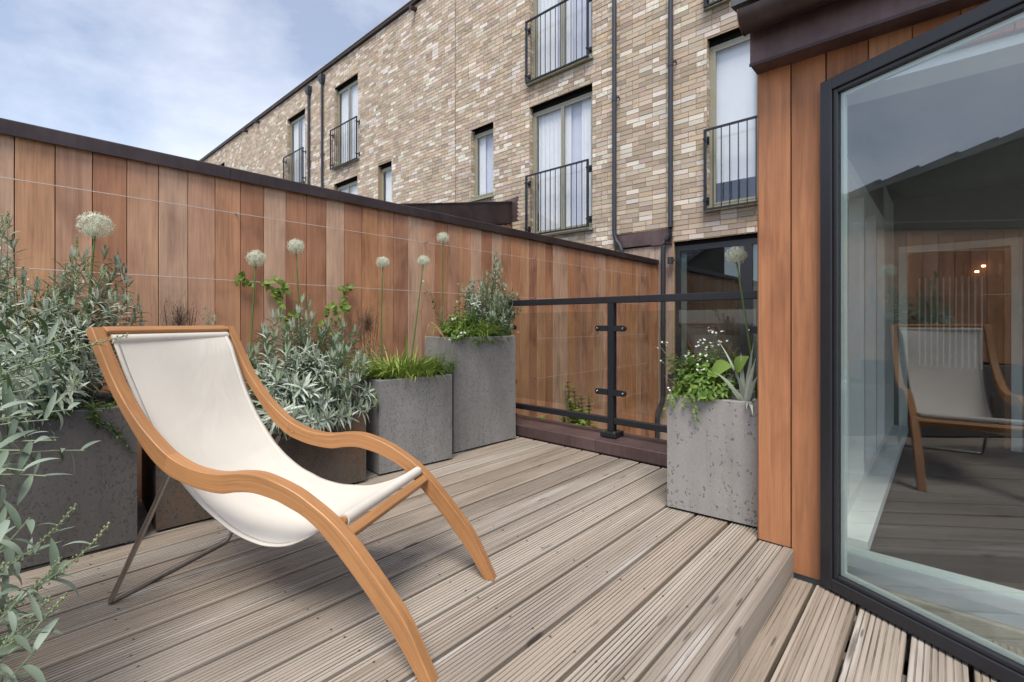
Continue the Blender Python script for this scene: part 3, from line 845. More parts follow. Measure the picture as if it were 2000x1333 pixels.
# ---- neighbour's lean-to beyond the fence
ext = thing('neighbour_lean_to', 'brown copper edged lean-to roof against the brick wall just over the fence', 'outbuilding', (-7.6, 5.0, GROUND_Z))
EX = -6.22
def zr(y): return 3.25 + (y - FACADE) * 0.2
ya, yb = 1.2, FACADE - 0.012
MB().prism([(EX, ya, zr(ya)), (EX, yb-0.03, zr(yb-0.03)), (EX, yb-0.03, zr(yb)-0.40), (EX, ya, zr(ya)-0.40)], (-0.12, 0, 0)).build('verge_fascia', M['copper'], ext)
MB().prism([(EX+0.012, ya, zr(ya)+0.002), (EX+0.012, yb-0.03, zr(yb-0.03)+0.002), (EX+0.012, yb-0.03, zr(yb)+0.02), (EX+0.012, ya, zr(ya)+0.02)], (-0.2, 0, 0)).build('verge_capping', M['copper'], ext)
MB().prism([(EX-0.121, ya, zr(ya)-0.03), (EX-0.121, yb, zr(yb)-0.03), (EX-0.121, yb, zr(yb)-0.12), (EX-0.121, ya, zr(ya)-0.12)], (-2.9, 0, 0)).build('roof', M['seam_roof'], ext)
lb = wood_boards('lean_to_cedar', [(0.40,0.22,0.13),(0.44,0.26,0.17),(0.37,0.20,0.12)])
core = MB().prism([(EX-0.06, ya, GROUND_Z), (EX-0.06, yb, GROUND_Z), (EX-0.06, yb, zr(yb)-0.42), (EX-0.06, ya, zr(ya)-0.42)], (-2.8, 0, 0)).build('wall', M['black_gap'], ext)
yy = 3.0
while yy < yb - 0.05:
    MB().box((EX-0.059, yy+0.003, 1.2), (EX-0.04, min(yy+0.136, yb-0.02), zr(yy)-0.402)).build('cladding_board', lb, ext)
    yy += 0.139
# stepped flashing on the brick face
fl = MB(); pts = []
zc = zr(FACADE)
out = [(EX-0.02, zc-0.36), (EX+0.13, zc-0.36)]
for i in range(5):
    out += [(EX+0.13 - 0.05, zc-0.30 + i*0.075), (EX+0.135, zc-0.265 + i*0.075)]
out += [(EX+0.13, zc+0.10), (EX-0.7, zc+0.03), (EX-0.7, zc-0.02), (EX-0.02, zc-0.02)]
MB().prism([(x, FACADE-0.011, z) for x, z in out], (0, 0.008, 0)).build('stepped_flashing', M['copper_red'], ext)

# ================================================================== TIMBER HOUSE ON THE RIGHT
WY = 2.22
house = thing('timber_house', 'cedar clad house with copper gutter and open dark framed glass door', 'house', (1.2, 4.5, GROUND_Z))
def hboard(x0, x1, z0, z1, y=WY):
    return MB().cbox((x0+0.0012, y-0.001, z0), (x1-0.0012, y+0.02, z1), 0.002).build('cladding_board', M['clad'], house)
hboard(-0.592, -0.4685, 0.0015, 2.3); hboard(-0.4665, -0.347, LOW+0.004, 2.3)
xb = [-0.3445, -0.2115, -0.0855, 0.0405, 0.1665, 0.2925, 0.4185, 0.5445, 0.6705, 0.7965, 0.9225, 1.0485, 1.1745, 1.3]
for a, b in zip(xb[:-1], xb[1:]): hboard(a, b, 1.868, 2.3)
for k in range(9): hboard(1.3 + 0.126*k, 1.3 + 0.126*(k+1), LOW+0.004, 2.3)
OX0, OX1, OZ1 = -0.345, 1.30, 1.866        # doorway
m = MB()
m.box((-0.57, WY+0.021, GROUND_Z), (OX0+0.0, WY+0.20, 2.32)).box((OX1, WY+0.021, GROUND_Z), (3.2, WY+0.20, 2.32)).box((OX0, WY+0.021, OZ1), (OX1, WY+0.20, 2.32)).box((OX0, WY+0.021, GROUND_Z), (OX1, WY+0.20, LOW-0.02))
m.build('wall', M['grey_wall'], house)
# side wall to the light well, with a window opening
SW0, SW1, SZ0, SZ1 = 2.75, 4.75, -0.02, 1.72
m = MB()
m.box((-0.58, WY+0.201, GROUND_Z), (-0.36, SW0, 2.32)).box((-0.58, SW1, GROUND_Z), (-0.36, FACADE-0.06, 2.32)).box((-0.58, SW0, GROUND_Z), (-0.36, SW1, SZ0)).box((-0.58, SW0, SZ1), (-0.36, SW1, 2.32))
m.build('side_wall', M['grey_wall'], house)
k = 0; yy = WY + 0.022
while yy < FACADE - 0.1:
    if not (SW0 - 0.13 < yy < SW1):
        MB().box((-0.60, yy+0.001, GROUND_Z), (-0.581, yy+0.124, 2.3)).build('cladding_board', M['clad'], house)
    yy += 0.126
# the white side window: frame, mullions, glass, sill board
m = MB()
for y in (SW0, 3.4, 4.05, SW1-0.07): m.box((-0.50, y, SZ0+0.07), (-0.345, y+0.07, SZ1-0.07))
m.box((-0.50, SW0, SZ1-0.07), (-0.345, SW1, SZ1)).box((-0.50, SW0, SZ0), (-0.345, SW1, SZ0+0.07))
sw = m.build('side_window', M['white_paint'], house)
for a, b in ((SW0+0.07, 3.4), (3.47, 4.05), (4.12, SW1-0.07)):
    MB().box((-0.46, a, SZ0+0.07), (-0.45, b, SZ1-0.07)).build('pane', M['glass_win'], sw)
MB().box((-0.3445, SW0-0.25, -0.055), (-0.24, SW1+0.75, 0.0)).build('inner_sill', M['white_paint'], sw)
MB().box((-0.3445, SW0-0.25, LOW-0.015), (-0.315, SW1+0.75, -0.056)).build('skirting', M['white_paint'], sw)
MB().box((-0.359, WY+0.205, LOW-0.015), (-0.345, SW0-0.002, 2.0)).build('jamb_lining', M['white_paint'], house)
MB().box((-0.359, SW1+0.002, LOW-0.015), (-0.345, 5.58, 2.0)).build('jamb_lining', M['white_paint'], house)
# floor, ceiling, back wall with doorway
MB().box((-0.35, WY+0.205, LOW-0.06), (3.1, 5.75, LOW-0.016)).build('floor', M['floor_dark'], house)
MB().box((-0.57, WY+0.02, 2.05), (3.2, 6.8, 2.12)).build('ceiling', M['ceiling'], house)
BWY = 5.60; DX0, DX1, DZ1 = -0.25, 0.40, 1.55
m = MB().box((-0.58, BWY, LOW-0.06), (DX0, BWY+0.1, 2.06)).box((DX1, BWY, LOW-0.06), (3.1, BWY+0.1, 2.06)).box((DX0, BWY, DZ1), (DX1, BWY+0.1, 2.06))
m.build('back_wall', M['grey_wall'], house)
m = MB().box((DX0-0.06, BWY-0.02, LOW-0.015), (DX0, BWY-0.001, DZ1+0.06)).box((DX1, BWY-0.02, LOW-0.015), (DX1+0.06, BWY-0.001, DZ1+0.06)).box((DX0, BWY-0.02, DZ1), (DX1, BWY-0.001, DZ1+0.06))
m.build('architrave', M['white_paint'], house)
MB().box((DX1-0.035, BWY+0.02, LOW-0.01), (DX1-0.001, BWY+0.62, DZ1-0.01)).build('inner_door', M['clad'], house)
m = MB().box((-0.9, BWY+1.1, LOW-0.06), (1.2, BWY+1.16, 2.05)); m.build('hall_wall', M['red_room'], house)
MB().box((-0.9, BWY+0.1, LOW-0.06), (1.2, BWY+1.1, LOW-0.016)).build('hall_floor', M['floor_dark'], house)
MB().box((-0.9, BWY+0.1, LOW-0.06), (-0.88, BWY+1.1, 2.05)).box((1.18, BWY+0.1, LOW-0.06), (1.2, BWY+1.1, 2.05)).build('hall_side_wall', M['red_room'], house)
bal_m = MB().box((-0.006, 0, 0.50), (0.006, 0.012, 1.35)).mesh('baluster', M['white_paint'])
for k in range(11):
    o = link('baluster', bal_m, house); o.location = (-0.18 + 0.043*k, BWY+0.45, 0)
QY0, QY1, QZ0, QZ1 = 2.6, 5.5, 0.0, 2.0      # unseen window added in the far side wall to light the room
m = MB().box((3.1, WY+0.2, GROUND_Z), (3.2, QY0, 2.32)).box((3.1, QY1, GROUND_Z), (3.2, FACADE-0.06, 2.32)).box((3.1, QY0, GROUND_Z), (3.2, QY1, QZ0)).box((3.1, QY0, QZ1), (3.2, QY1, 2.32))
m.build('far_side_wall', M['grey_wall'], house)
m = MB()
for y in (QY0, 3.5, 4.45, QY1-0.06): m.box((3.12, y, QZ0+0.06), (3.18, y+0.06, QZ1-0.06))
m.box((3.12, QY0, QZ0), (3.18, QY1, QZ0+0.06)).box((3.12, QY0, QZ1-0.06), (3.18, QY1, QZ1))
fw2 = m.build('added_window', M['white_paint'], house)
MB().box((3.145, QY0+0.06, QZ0+0.06), (3.155, QY1-0.06, QZ1-0.06)).build('pane', M['glass_win'], fw2)
MB().box((-0.58, 6.80, GROUND_Z), (3.2, 6.84, 2.05)).build('rear_wall', M['grey_wall'], house)
t = NT('lamp_glow'); t.p.inputs['Emission Color'].default_value = (1, 0.62, 0.28, 1); t.p.inputs['Emission Strength'].default_value = 6
for px, py in ((1921, 520), (1908, 531)):
    p = on_y(px, py, BWY + 1.06)
    MB().tube([(p.x, p.y, p.z-0.008), (p.x, p.y, p.z+0.008)], 0.014, 8).build('spotlight', t.m, house)
# threshold
MB().box((OX0+0.001, WY-0.005, LOW-0.02), (OX1, WY+0.10, -0.062)).build('stone_threshold', M['sill_stone'], house)
MB().box((OX0+0.001, WY+0.02, -0.060), (OX1, WY+0.135, -0.012)).build('door_sill', M['sill_grey'], house)
MB().box((OX0+0.001, WY+0.136, LOW-0.02), (OX1, WY+0.20, -0.004)).build('sill_edge', M['spacer'], house)
# head lining of the doorway and door stop
MB().box((OX0+0.001, WY+0.03, OZ1-0.035), (OX1, WY+0.20, OZ1-0.001)).build('head_lining', M['white_paint'], house)
MB().box((OX0-0.002, WY+0.02, LOW-0.015), (OX0+0.035, WY+0.09, OZ1-0.036)).build('door_jamb', M['door_metal'], house)
# fascia, gutter, roof
MB().box((-0.595, 2.118, 1.987), (3.2, 2.2185, 2.21)).build('fascia', M['copper_red'], house)
MB().box((-0.597, 2.114, 1.980), (3.2, 2.1175, 1.992)).build('fascia_drip', M['copper'], house)
n = 14
GC, GR = (2.048, 2.155), 0.066
pr = [(GC[0] + GR*math.cos(a), GC[1] + GR*math.sin(a)) for a in [math.pi + math.pi*i/n for i in range(n+1)]]
pr += [(GC[0] + (GR-0.005)*math.cos(a), GC[1] + (GR-0.005)*math.sin(a)) for a in [2*math.pi - math.pi*i/n for i in range(n+1)]]
gut = MB().prism([(-0.600, y, z) for y, z in pr], (3.8, 0, 0)).build('gutter', M['copper'], house)
smooth_by_angle(gut)
endc = [(GC[0] + (GR+0.003)*math.cos(a), GC[1] + (GR+0.003)*math.sin(a)) for a in [math.pi + math.pi*i/n for i in range(n+1)]]
MB().prism([(-0.604, y, z) for y, z in endc], (0.0035, 0, 0)).build('gutter_end', M['copper_red'], gut)
def hz(y): return 2.235 + (y - 2.05) * 0.16
def roof_strip(m, xa, xb, ya, yb):
    return m.prism([(xa, ya, hz(ya)), (xa, yb, hz(yb)), (xa, yb, hz(yb)-0.05), (xa, ya, hz(ya)-0.03)], (xb-xa, 0, 0))
roof_strip(MB(), -0.64, 3.26, 2.02, FACADE-0.02).build('roof', M['seam_roof'], house)
for k in range(9):
    x = -0.62 + 0.45*k
    MB().prism([(x, 2.03, hz(2.03)+0.001), (x, FACADE-0.03, hz(FACADE-0.03)+0.001), (x, FACADE-0.03, hz(FACADE)+0.03), (x, 2.03, hz(2.03)+0.03)], (0.012, 0, 0)).build('roof_seam', M['seam_roof'], house)
MB().prism([(-0.582, WY+0.3, 2.33), (-0.582, FACADE-0.05, 2.33), (-0.582, FACADE-0.05, hz(FACADE)-0.08), (-0.582, WY+0.3, 2.335)], (0.1, 0, 0)).build('gable_infill', M['clad'], house)

# ---- the glass door, hinged at the left and standing open
ANG = R(-26.8)
DM = Matrix.Translation((-0.345, WY-0.022, 0)) @ Matrix.Rotation(ANG, 4, 'Z')
def dbox(a, b, c=0.0): 
    m = MB(); return m.cbox(a, b, c, DM) if c else m.box(a, b, DM)
DW, DB, DT = 1.08, LOW+0.012, 1.855
fw_ = 0.045
m = MB()
for a, b in (((0,-0.03,DB),(fw_,0.03,DT)), ((DW-fw_,-0.03,DB),(DW,0.03,DT)), ((fw_,-0.03,DT-fw_),(DW-fw_,0.03,DT)), ((fw_,-0.03,DB),(DW-fw_,0.03,DB+fw_))):
    m.cbox(a, b, 0.0025, DM)
door = m.build('door', M['door_metal'], house)
bw = 0.017; i0 = fw_+0.0005
m = MB()
for a, b in (((i0,-0.022,DB+i0),(i0+bw,0.022,DT-i0)), ((DW-i0-bw,-0.022,DB+i0),(DW-i0,0.022,DT-i0)), ((i0+bw,-0.022,DT-i0-bw),(DW-i0-bw,0.022,DT-i0)), ((i0+bw,-0.022,DB+i0),(DW-i0-bw,0.022,DB+i0+bw))):
    m.cbox(a, b, 0.003, DM)
m.build('glazing_bead', M['door_metal'], door)
i1 = i0+bw-0.006
dbox((i1,-0.010,DB+i1), (DW-i1,-0.004,DT-i1)).build('pane', M['glass_door'], door)
i2 = i0+bw+0.0005
m = MB()
for a, b in (((i2,-0.003,DB+i2),(i2+0.014,0.012,DT-i2)), ((DW-i2-0.014,-0.003,DB+i2),(DW-i2,0.012,DT-i2)), ((i2+0.014,-0.003,DT-i2-0.014),(DW-i2-0.014,0.012,DT-i2)), ((i2+0.014,-0.003,DB+i2),(DW-i2-0.014,0.012,DB+i2+0.014))):
    m.box(a, b, DM)
m.build('spacer_bar', M['spacer'], door)
dbox((DW-0.04,-0.06,0.95), (DW-0.015,-0.0305,1.08), 0.004).build('door_handle', M['steel'], door)

# ---- house across the way (seen in the door glass)
opp = thing('opposite_house', 'dark timber house with sloping seamed roof reflected in the door glass', 'house', (-8.0, -2.5, GROUND_Z))
OXF = -6.4
def oz(y): return 2.62 - (y + 0.35) * 0.355
MB().prism([(OXF, -0.45, GROUND_Z), (OXF, -5.5, GROUND_Z), (OXF, -5.5, oz(-5.5)-0.1), (OXF, -0.45, oz(-0.45)-0.1)], (-3, 0, 0)).build('wall', plain('dark_stained_boarding', (0.05,0.042,0.036), 0.8, 0, 0.3, 8), opp)
rf = MB().prism([(OXF+0.15, -0.3, oz(-0.3)-0.1), (OXF+0.15, -5.7, oz(-5.7)-0.1), (OXF+0.15, -5.7, oz(-5.7)), (OXF+0.15, -0.3, oz(-0.3))], (-3.3, 0, 0)).build('roof', M['seam_roof'], opp)
for k in range(10):
    y = -0.5 - 0.55*k
    MB().prism([(OXF+0.16, y, oz(y)-0.002), (OXF+0.16, y-0.10, oz(y-0.10)-0.002), (OXF+0.16, y-0.07, oz(y-0.07)+0.035), (OXF+0.16, y-0.03, oz(y-0.03)+0.035)], (-3.3, 0, 0)).build('roof_seam', M['seam_roof'], rf)

# ================================================================== DECK CHAIR
TH, CW, WIN = R(116.9085), 1.1166, 0.515
U = Vector((math.cos(TH), math.sin(TH), 0)); Vv = Vector((U.y, -U.x, 0))
def cp(s, w, z): return Vv*s + U*(CW + w) + Vector((0, 0, z))
TS = 0.038
WT = WIN + TS
def spline(pts, n=6):
    """Catmull-Rom through 2-D points"""
    P = [np.array(p, float) for p in pts]
    P = [2*P[0]-P[1]] + P + [2*P[-1]-P[-2]]
    out = []
    for i in range(1, len(P)-2):
        for k in range(n):
            t = k/n
            out.append(0.5*((2*P[i]) + (-P[i-1]+P[i+1])*t + (2*P[i-1]-5*P[i]+4*P[i+1]-P[i+2])*t*t + (-P[i-1]+3*P[i]-3*P[i+1]+P[i+2])*t**3))
    out.append(P[-2]); return out
UPPER = [(-1.700,.913),(-1.662,.846),(-1.622,.773),(-1.576,.702),(-1.514,.628),(-1.450,.571),(-1.386,.526),(-1.318,.498),(-1.256,.486),(-1.193,.484),(-1.125,.493),(-1.060,.494),(-.996,.480),(-.935,.459),(-.890,.436),(-.826,.397),(-.768,.350),(-.714,.294),(-.655,.227),(-.588,.143),(-.514,.001)]
LOWER = [(-1.728,.900),(-1.690,.832),(-1.648,.755),(-1.590,.670),(-1.515,.577),(-1.463,.520),(-1.401,.474),(-1.346,.452),(-1.280,.436),(-1.193,.428),(-1.129,.438),(-1.070,.441),(-.998,.428),(-.960,.415),(-.908,.394),(-.853,.358),(-.797,.305),(-.720,.224),(-.672,.168),(-.620,.103),(-.550,.001)]
up_s, lo_s = spline(UPPER, 5), spline(LOWER, 5)
chair = thing('deck_chair', 'low wooden lounge chair with wavy arms and cream canvas sling on steel rear leg', 'chair', cp(-1.1, WT/2, 0))
def grain(me, vals):
    at = me.attributes.new('grain', 'FLOAT_VECTOR', 'POINT'); at.data.foreach_set('vector', np.array(vals, np.float32))
def side_frame(w0, w1):
    fr = None
    n = len(up_s)
    cuts = [0, 30, 70, n-1]       # the frame is glued up from three pieces
    for a, b in zip(cuts[:-1], cuts[1:]):
        m = MB(); c = 0.0022
        rows = []
        for i in range(a, b+1):
            u, l = up_s[i], lo_s[i]
            d = (u-l)/np.linalg.norm(u-l)
            uu, ll = u-d*c, l+d*c
            rows.append([cp(u[0],w0+c,u[1]), cp(u[0],w1-c,u[1]), cp(uu[0],w1,uu[1]), cp(ll[0],w1,ll[1]), cp(l[0],w1-c,l[1]), cp(l[0],w0+c,l[1]), cp(ll[0],w0,ll[1]), cp(uu[0],w0,uu[1])])
        k0 = 0
        for r in rows: m.v += [tuple(p) for p in r]
        for i in range(len(rows)-1):
            for k in range(8):
                j = (k+1) % 8
                m.f.append((i*8+k, i*8+j, (i+1)*8+j, (i+1)*8+k))
        m.f.append(tuple(range(8))); m.f.append(tuple((len(rows)-1)*8+k for k in reversed(range(8))))
        me_ = m.mesh('frame_piece', M['teak']); gr = []
        arc = 0.0
        for i in range(a, b+1):
            if i > a: arc += float(np.linalg.norm((up_s[i]+lo_s[i]-up_s[i-1]-lo_s[i-1])/2))
            hgt = float(np.linalg.norm(up_s[i]-lo_s[i]))
            for k in range(8): gr += [arc, hgt*(0.5 if k in (0, 1, 2, 7) else -0.5), (w0 if k in (0, 5, 6, 7) else w1)]
        grain(me_, gr)
        o = link(['back_post','armrest','front_leg'][cuts.index(a)], me_, chair)
        smooth_by_angle(o, 30)
side_frame(0.0, TS); side_frame(WIN, WT)
def bar_box(s0, s1, z0, z1, w0, w1, name, tilt=0.0, c=0.003):
    m = MB()
    Mx = Matrix((( *[Vv.x, U.x, 0], 0), (Vv.y, U.y, 0, 0), (0, 0, 1, 0), (0, 0, 0, 1)))
    sc, zc = (s0+s1)/2, (z0+z1)/2
    T = Matrix.Translation(U*CW) @ Mx @ Matrix.Translation((sc, 0, zc)) @ Matrix.Rotation(tilt, 4, 'Y')
    m.cbox((s0-sc, w0, z0-zc), (s1-sc, w1, z1-zc), c, T)
    me_ = m.mesh(name, M['teak']); Ti = T.inverted()
    gr = []
    for vv in m.v:
        q = Ti @ Vector(vv); gr += [q.y, q.x, q.z]
    grain(me_, gr)
    return link(name, me_, chair)
bar_box(-1.722, -1.690, 0.874, 0.911, TS+0.0005, WIN-0.0005, 'top_rail', R(28))
bar_box(-0.805, -0.777, 0.318, 0.358, TS+0.0005, WIN-0.0005, 'front_rail', R(42))
MB().tube([cp(-1.690,TS,0.872), cp(-1.690,WIN,0.872)], 0.010, 10).build('sling_dowel', M['teak'], chair)
MB().tube([cp(-0.806,TS,0.375), cp(-0.806,WIN,0.375)], 0.012, 10).build('sling_dowel', M['teak'], chair)
# canvas sling, with its own near and far edges
NEAR = [(-1.690,.887),(-1.650,.775),(-1.612,.690),(-1.560,.590),(-1.500,.500),(-1.437,.425),(-1.395,.385),(-1.343,.343),(-1.265,.295),(-1.211,.271),(-1.155,.257),(-1.100,.252),(-1.028,.262),(-.960,.291),(-.900,.328),(-.845,.366),(-.808,.390)]
FAR  = [(-1.690,.887),(-1.645,.830),(-1.616,.771),(-1.562,.653),(-1.503,.556),(-1.426,.460),(-1.390,.427),(-1.348,.395),(-1.290,.360),(-1.240,.340),(-1.190,.322),(-1.117,.309),(-1.050,.309),(-.984,.314),(-.906,.337),(-.850,.363),(-.808,.390)]
na, fa = spline(NEAR, 5), spline(FAR, 5)
NW = 18; wa, wb = TS+0.012, WIN-0.012
m = MB(); NR = len(na)
for i in range(NR):
    t = i/(NR-1)
    pull = 0.035*math.sin(math.pi*t)**0.7          # the edges draw in between the bars
    for j in range(NW+1):
        q = j/NW
        p = na[i]*(1-q) + fa[i]*q
        bel = 0.018*math.sin(math.pi*q)*math.sin(math.pi*t)
        m.v.append(tuple(cp(p[0]-bel*0.6, wa+pull + (wb-wa-2*pull)*q, p[1]-bel*0.5)))
for i in range(NR-1):
    for j in range(NW):
        k = i*(NW+1)+j
        m.f.append((k, k+1, k+NW+2, k+NW+1))
sl = m.build('canvas_sling', M['canvas'], chair, smooth=True)
sd = sl.modifiers.new('thickness', 'SOLIDIFY'); sd.thickness = 0.0022; sd.offset = 0
for nm, e in (('hem', 0), ('hem', NW)):
    m = MB(); d = 1 if e == 0 else -1
    for i in range(1, NR-1):
        a = Vector(sl.data.vertices[i*(NW+1)+e].co); b = Vector(sl.data.vertices[i*(NW+1)+e+d].co)
        nrm = (Vector(sl.data.vertices[(i+1)*(NW+1)+e].co) - Vector(sl.data.vertices[(i-1)*(NW+1)+e].co)).cross(b-a).normalized()
        t_ = (b-a).normalized()
        m.v += [tuple(a - t_*0.001 + nrm*0.0022), tuple(a + t_*0.016 + nrm*0.0024), tuple(a + t_*0.016 - nrm*0.0024), tuple(a - t_*0.001 - nrm*0.0022)]
        if len(m.v) > 4:
            k = len(m.v)-8
            for q in range(4): m.f.append((k+q, k+(q+1)%4, k+4+(q+1)%4, k+4+q))
    m.build(nm, M['canvas'], sl, smooth=True)
# rolled canvas round the front dowel and the top dowel
for s, z in ((-0.806, 0.375), (-1.690, 0.872)):
    m = MB().tube([cp(s, wa, z), cp(s, wb, z)], 0.0165, 14)
    o = m.build('canvas_roll', M['canvas'], sl); smooth_by_angle(o)
# steel rear leg: a bent tube
r_ = 0.0085
wl_, wr_ = TS+0.008, WIN-0.008
pts = [cp(-1.428, wl_, 0.462), cp(-1.560, wl_, 0.229), cp(-1.680, wl_, 0.020), cp(-1.688, wl_+0.003, 0.0095), cp(-1.688, wl_+0.018, 0.0088), cp(-1.688, (wl_+wr_)/2, 0.0088), cp(-1.688, wr_-0.018, 0.0088), cp(-1.688, wr_-0.003, 0.0095), cp(-1.680, wr_, 0.020), cp(-1.560, wr_, 0.229), cp(-1.428, wr_, 0.462)]
o = MB().tube(pts, r_, 12).build('rear_leg', M['steel'], chair, smooth=True); smooth_by_angle(o)
for w, d in ((WIN-0.002, 0.002),):
    MB().tube([cp(-1.368, w, 0.487), cp(-1.368, w+d, 0.487)], 0.006, 10).build('screw', M['brass'], chair)

# ================================================================== PLANTERS
def planter(name, label, corners, h, mat, wall=0.035, soil=0.06):
    """corners: four ground points, counter-clockwise"""
    c = sum((Vector(p) for p in corners), Vector((0, 0)))/4
    t = thing(name, label, 'planter', (c.x, c.y, 0), 'concrete planters on the deck')
    P = [Vector(p) for p in corners]
    I = []
    for i in range(4):
        a, b, d = P[i-1], P[i], P[(i+1) % 4]
        e1, e2 = (a-b).normalized(), (d-b).normalized()
        I.append(b + (e1+e2)*wall)
    m = MB(); ch = 0.004
    def ring(Q, z, ins=0.0):
        cc = sum(Q, Vector((0, 0)))/4
        return [(q.x + (cc.x-q.x)*ins, q.y + (cc.y-q.y)*ins, z) for q in Q]
    rings = [ring(P, 0.012), ring(P, h-ch), ring(P, h, 0.014), ring(I, h, -0.012), ring(I, h-ch), ring(I, h-soil-0.03)]
    for r in rings: m.v += r
    for k in range(len(rings)-1):
        for i in range(4):
            j = (i+1) % 4
            m.f.append((k*4+i, k*4+j, k*4+4+j, k*4+4+i))
    m.f.append((0, 1, 2, 3))
    m.build('pot', mat, t)
    m = MB(); m.prism([(q.x + (c.x-q.x)*0.08, q.y + (c.y-q.y)*0.08, 0.0) for q in P], (0, 0, 0.0115)).build('feet', M['black_gap'], t)
    nx = 9; m = MB()
    for i in range(nx+1):
        for j in range(nx+1):
            a = I[0].lerp(I[1], i/nx); b = I[3].lerp(I[2], i/nx); p = a.lerp(b, j/nx)
            m.v.append((p.x, p.y, h-soil + random.uniform(-0.01, 0.012)))
    for i in range(nx):
        for j in range(nx):
            k = i*(nx+1)+j; m.f.append((k, k+1, k+nx+2, k+nx+1))
    m.build('soil', M['soil'], t)
    return t
def quad(a, b, depth, left=True):
    a, b = Vector(a), Vector(b); d = (b-a).normalized(); n = Vector((-d.y, d.x))
    return [a, b, b+n*depth, a+n*depth]
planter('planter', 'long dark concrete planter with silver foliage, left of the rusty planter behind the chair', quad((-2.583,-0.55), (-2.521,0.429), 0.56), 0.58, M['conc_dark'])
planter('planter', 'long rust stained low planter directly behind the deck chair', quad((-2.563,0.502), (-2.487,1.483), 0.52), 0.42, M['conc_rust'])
planter('planter', 'mid height grey pitted planter with lime green grass', quad((-2.519,1.590), (-2.464,2.115), 0.44), 0.576, M['conc_fine'])
planter('planter', 'tallest grey pitted planter, at the end of the glass balustrade', quad((-2.551,2.204), (-2.521,2.823), 0.35), 0.82, M['conc_fine'])
planter('planter', 'pale grey square planter beside the cedar house corner', quad((-1.026,2.284), (-0.616,2.318), 0.41), 0.567, M['conc_pale'])
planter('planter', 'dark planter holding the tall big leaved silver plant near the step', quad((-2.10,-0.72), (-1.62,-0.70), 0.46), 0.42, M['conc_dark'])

# ================================================================== PLANTS
class Leaves:
    """collects many leaves into one mesh with a per-leaf 'tone'"""
    def __init__(s): s.v = []; s.f = []; s.t = []; s.n = 0
    def add(s, V, Fs, tone):
        V = np.asarray(V, float)
        s.v.append(V); s.f += [tuple(i + s.n for i in f) for f in Fs]; s.t += [tone]*len(V); s.n += len(V)
    def leaf(s, p, d, up, L, W, curl=0.3, tone=0.5, seg=4, fold=0.25, shape='lance'):
        """leaf from p along d, face towards up, drooping by curl"""
        p, d, up = np.asarray(p, float), np.asarray(d, float), np.asarray(up, float)
        d = d/np.linalg.norm(d); side = np.cross(d, up); sn = np.linalg.norm(side)
        if sn < 1e-4: side = np.cross(d, [1, 0, 0.1]); sn = np.linalg.norm(side)
        side /= sn; n = np.cross(side, d)
        V = []; pos = p.copy(); ang = 0.0
        for i in range(seg+1):
            t = i/seg
            if shape == 'lance': w = W*0.5*(math.sin(math.pi*min(1, t*0.93+0.07))**0.8)*(1.15-0.35*t)
            elif shape == 'blade': w = W*0.5*(1-t)**0.6*(0.55+0.45*min(1, t*4))
            elif shape == 'ovate': w = W*0.5*math.sin(math.pi*min(1, (t*0.94+0.06))**0.72)
            else: w = W*0.5
            if i == seg: w = W*0.02
            dd = d*math.cos(ang) - n*math.sin(ang); nn = n*math.cos(ang) + d*math.sin(ang)
            V += [pos - side*w + nn*w*fold, pos, pos + side*w + nn*w*fold]
            pos = pos + dd*L/seg; ang += curl/seg
        F_ = []
        for i in range(seg):
            a = i*3
            F_ += [(a, a+1, a+4, a+3), (a+1, a+2, a+5, a+4)]
        s.add(V, F_, tone)
    def bead(s, p, r, tone):
        p = np.asarray(p, float); V = [p+np.array(q)*r for q in ((1,0,0),(-1,0,0),(0,1,0),(0,-1,0),(0,0,1.2),(0,0,-1.2))]
        s.add(V, [(0,2,4),(2,1,4),(1,3,4),(3,0,4),(2,0,5),(1,2,5),(3,1,5),(0,3,5)], tone)
    def mesh(s, name, mat, smooth=True):
        me = bpy.data.meshes.new(name)
        me.from_pydata(np.concatenate(s.v).tolist(), [], s.f); me.materials.append(mat)
        a = me.attributes.new('tone', 'FLOAT', 'POINT'); a.data.foreach_set('value', np.array(s.t, np.float32))
        if smooth: me.polygons.foreach_set('use_smooth', [True]*len(me.polygons))
        return me
    def build(s, name, mat, parent, kind='stuff'):
        return link(name, s.mesh(name, mat), parent, kind)
def bez(a, b, c, n):
    a, b, c = (np.asarray(q, float) for q in (a, b, c))
    return [a*(1-t)**2 + b*2*t*(1-t) + c*t*t for t in (i/n for i in range(n+1))]
UPV = np.array([0, 0, 1.0])
def rnd(a, b): return float(rng.uniform(a, b))
def path_at(pts, t):
    k = t*(len(pts)-1); i = min(int(k), len(pts)-2); return pts[i] + (pts[i+1]-pts[i])*(k-i), pts[i+1]-pts[i]
def spiral_leaves(lv, pts, n, L0, L1, W, t0=0.12, t1=0.98, rise=0.5, curl=0.6, tone=(0.2, 1.0), shape='lance', seg=4, droop0=0.0):
    ph = rnd(0, 6.28)
    for i in range(n):
        t = t0 + (t1-t0)*i/max(1, n-1)
        p, ax = path_at(pts, t); ax = ax/np.linalg.norm(ax)
        q = np.cross(ax, [0.31, 0.52, 0.1]); q /= np.linalg.norm(q); r2 = np.cross(ax, q)
        a = ph + i*2.4 + rnd(-0.3, 0.3)
        out = q*math.cos(a) + r2*math.sin(a)
        L = (L0 + (L1-L0)*t)*rnd(0.75, 1.2)
        ri = rise*(0.35 + 0.9*t) - droop0*(1-t) + rnd(-0.2, 0.2)
        lv.leaf(p, out + ax*ri, ax + out*0.05 + UPV*0.3, L, W*L*rnd(0.85, 1.15), curl*rnd(0.5, 1.4), rnd(*tone)*(0.45 + 0.55*t), seg, rnd(0.15, 0.4), shape)

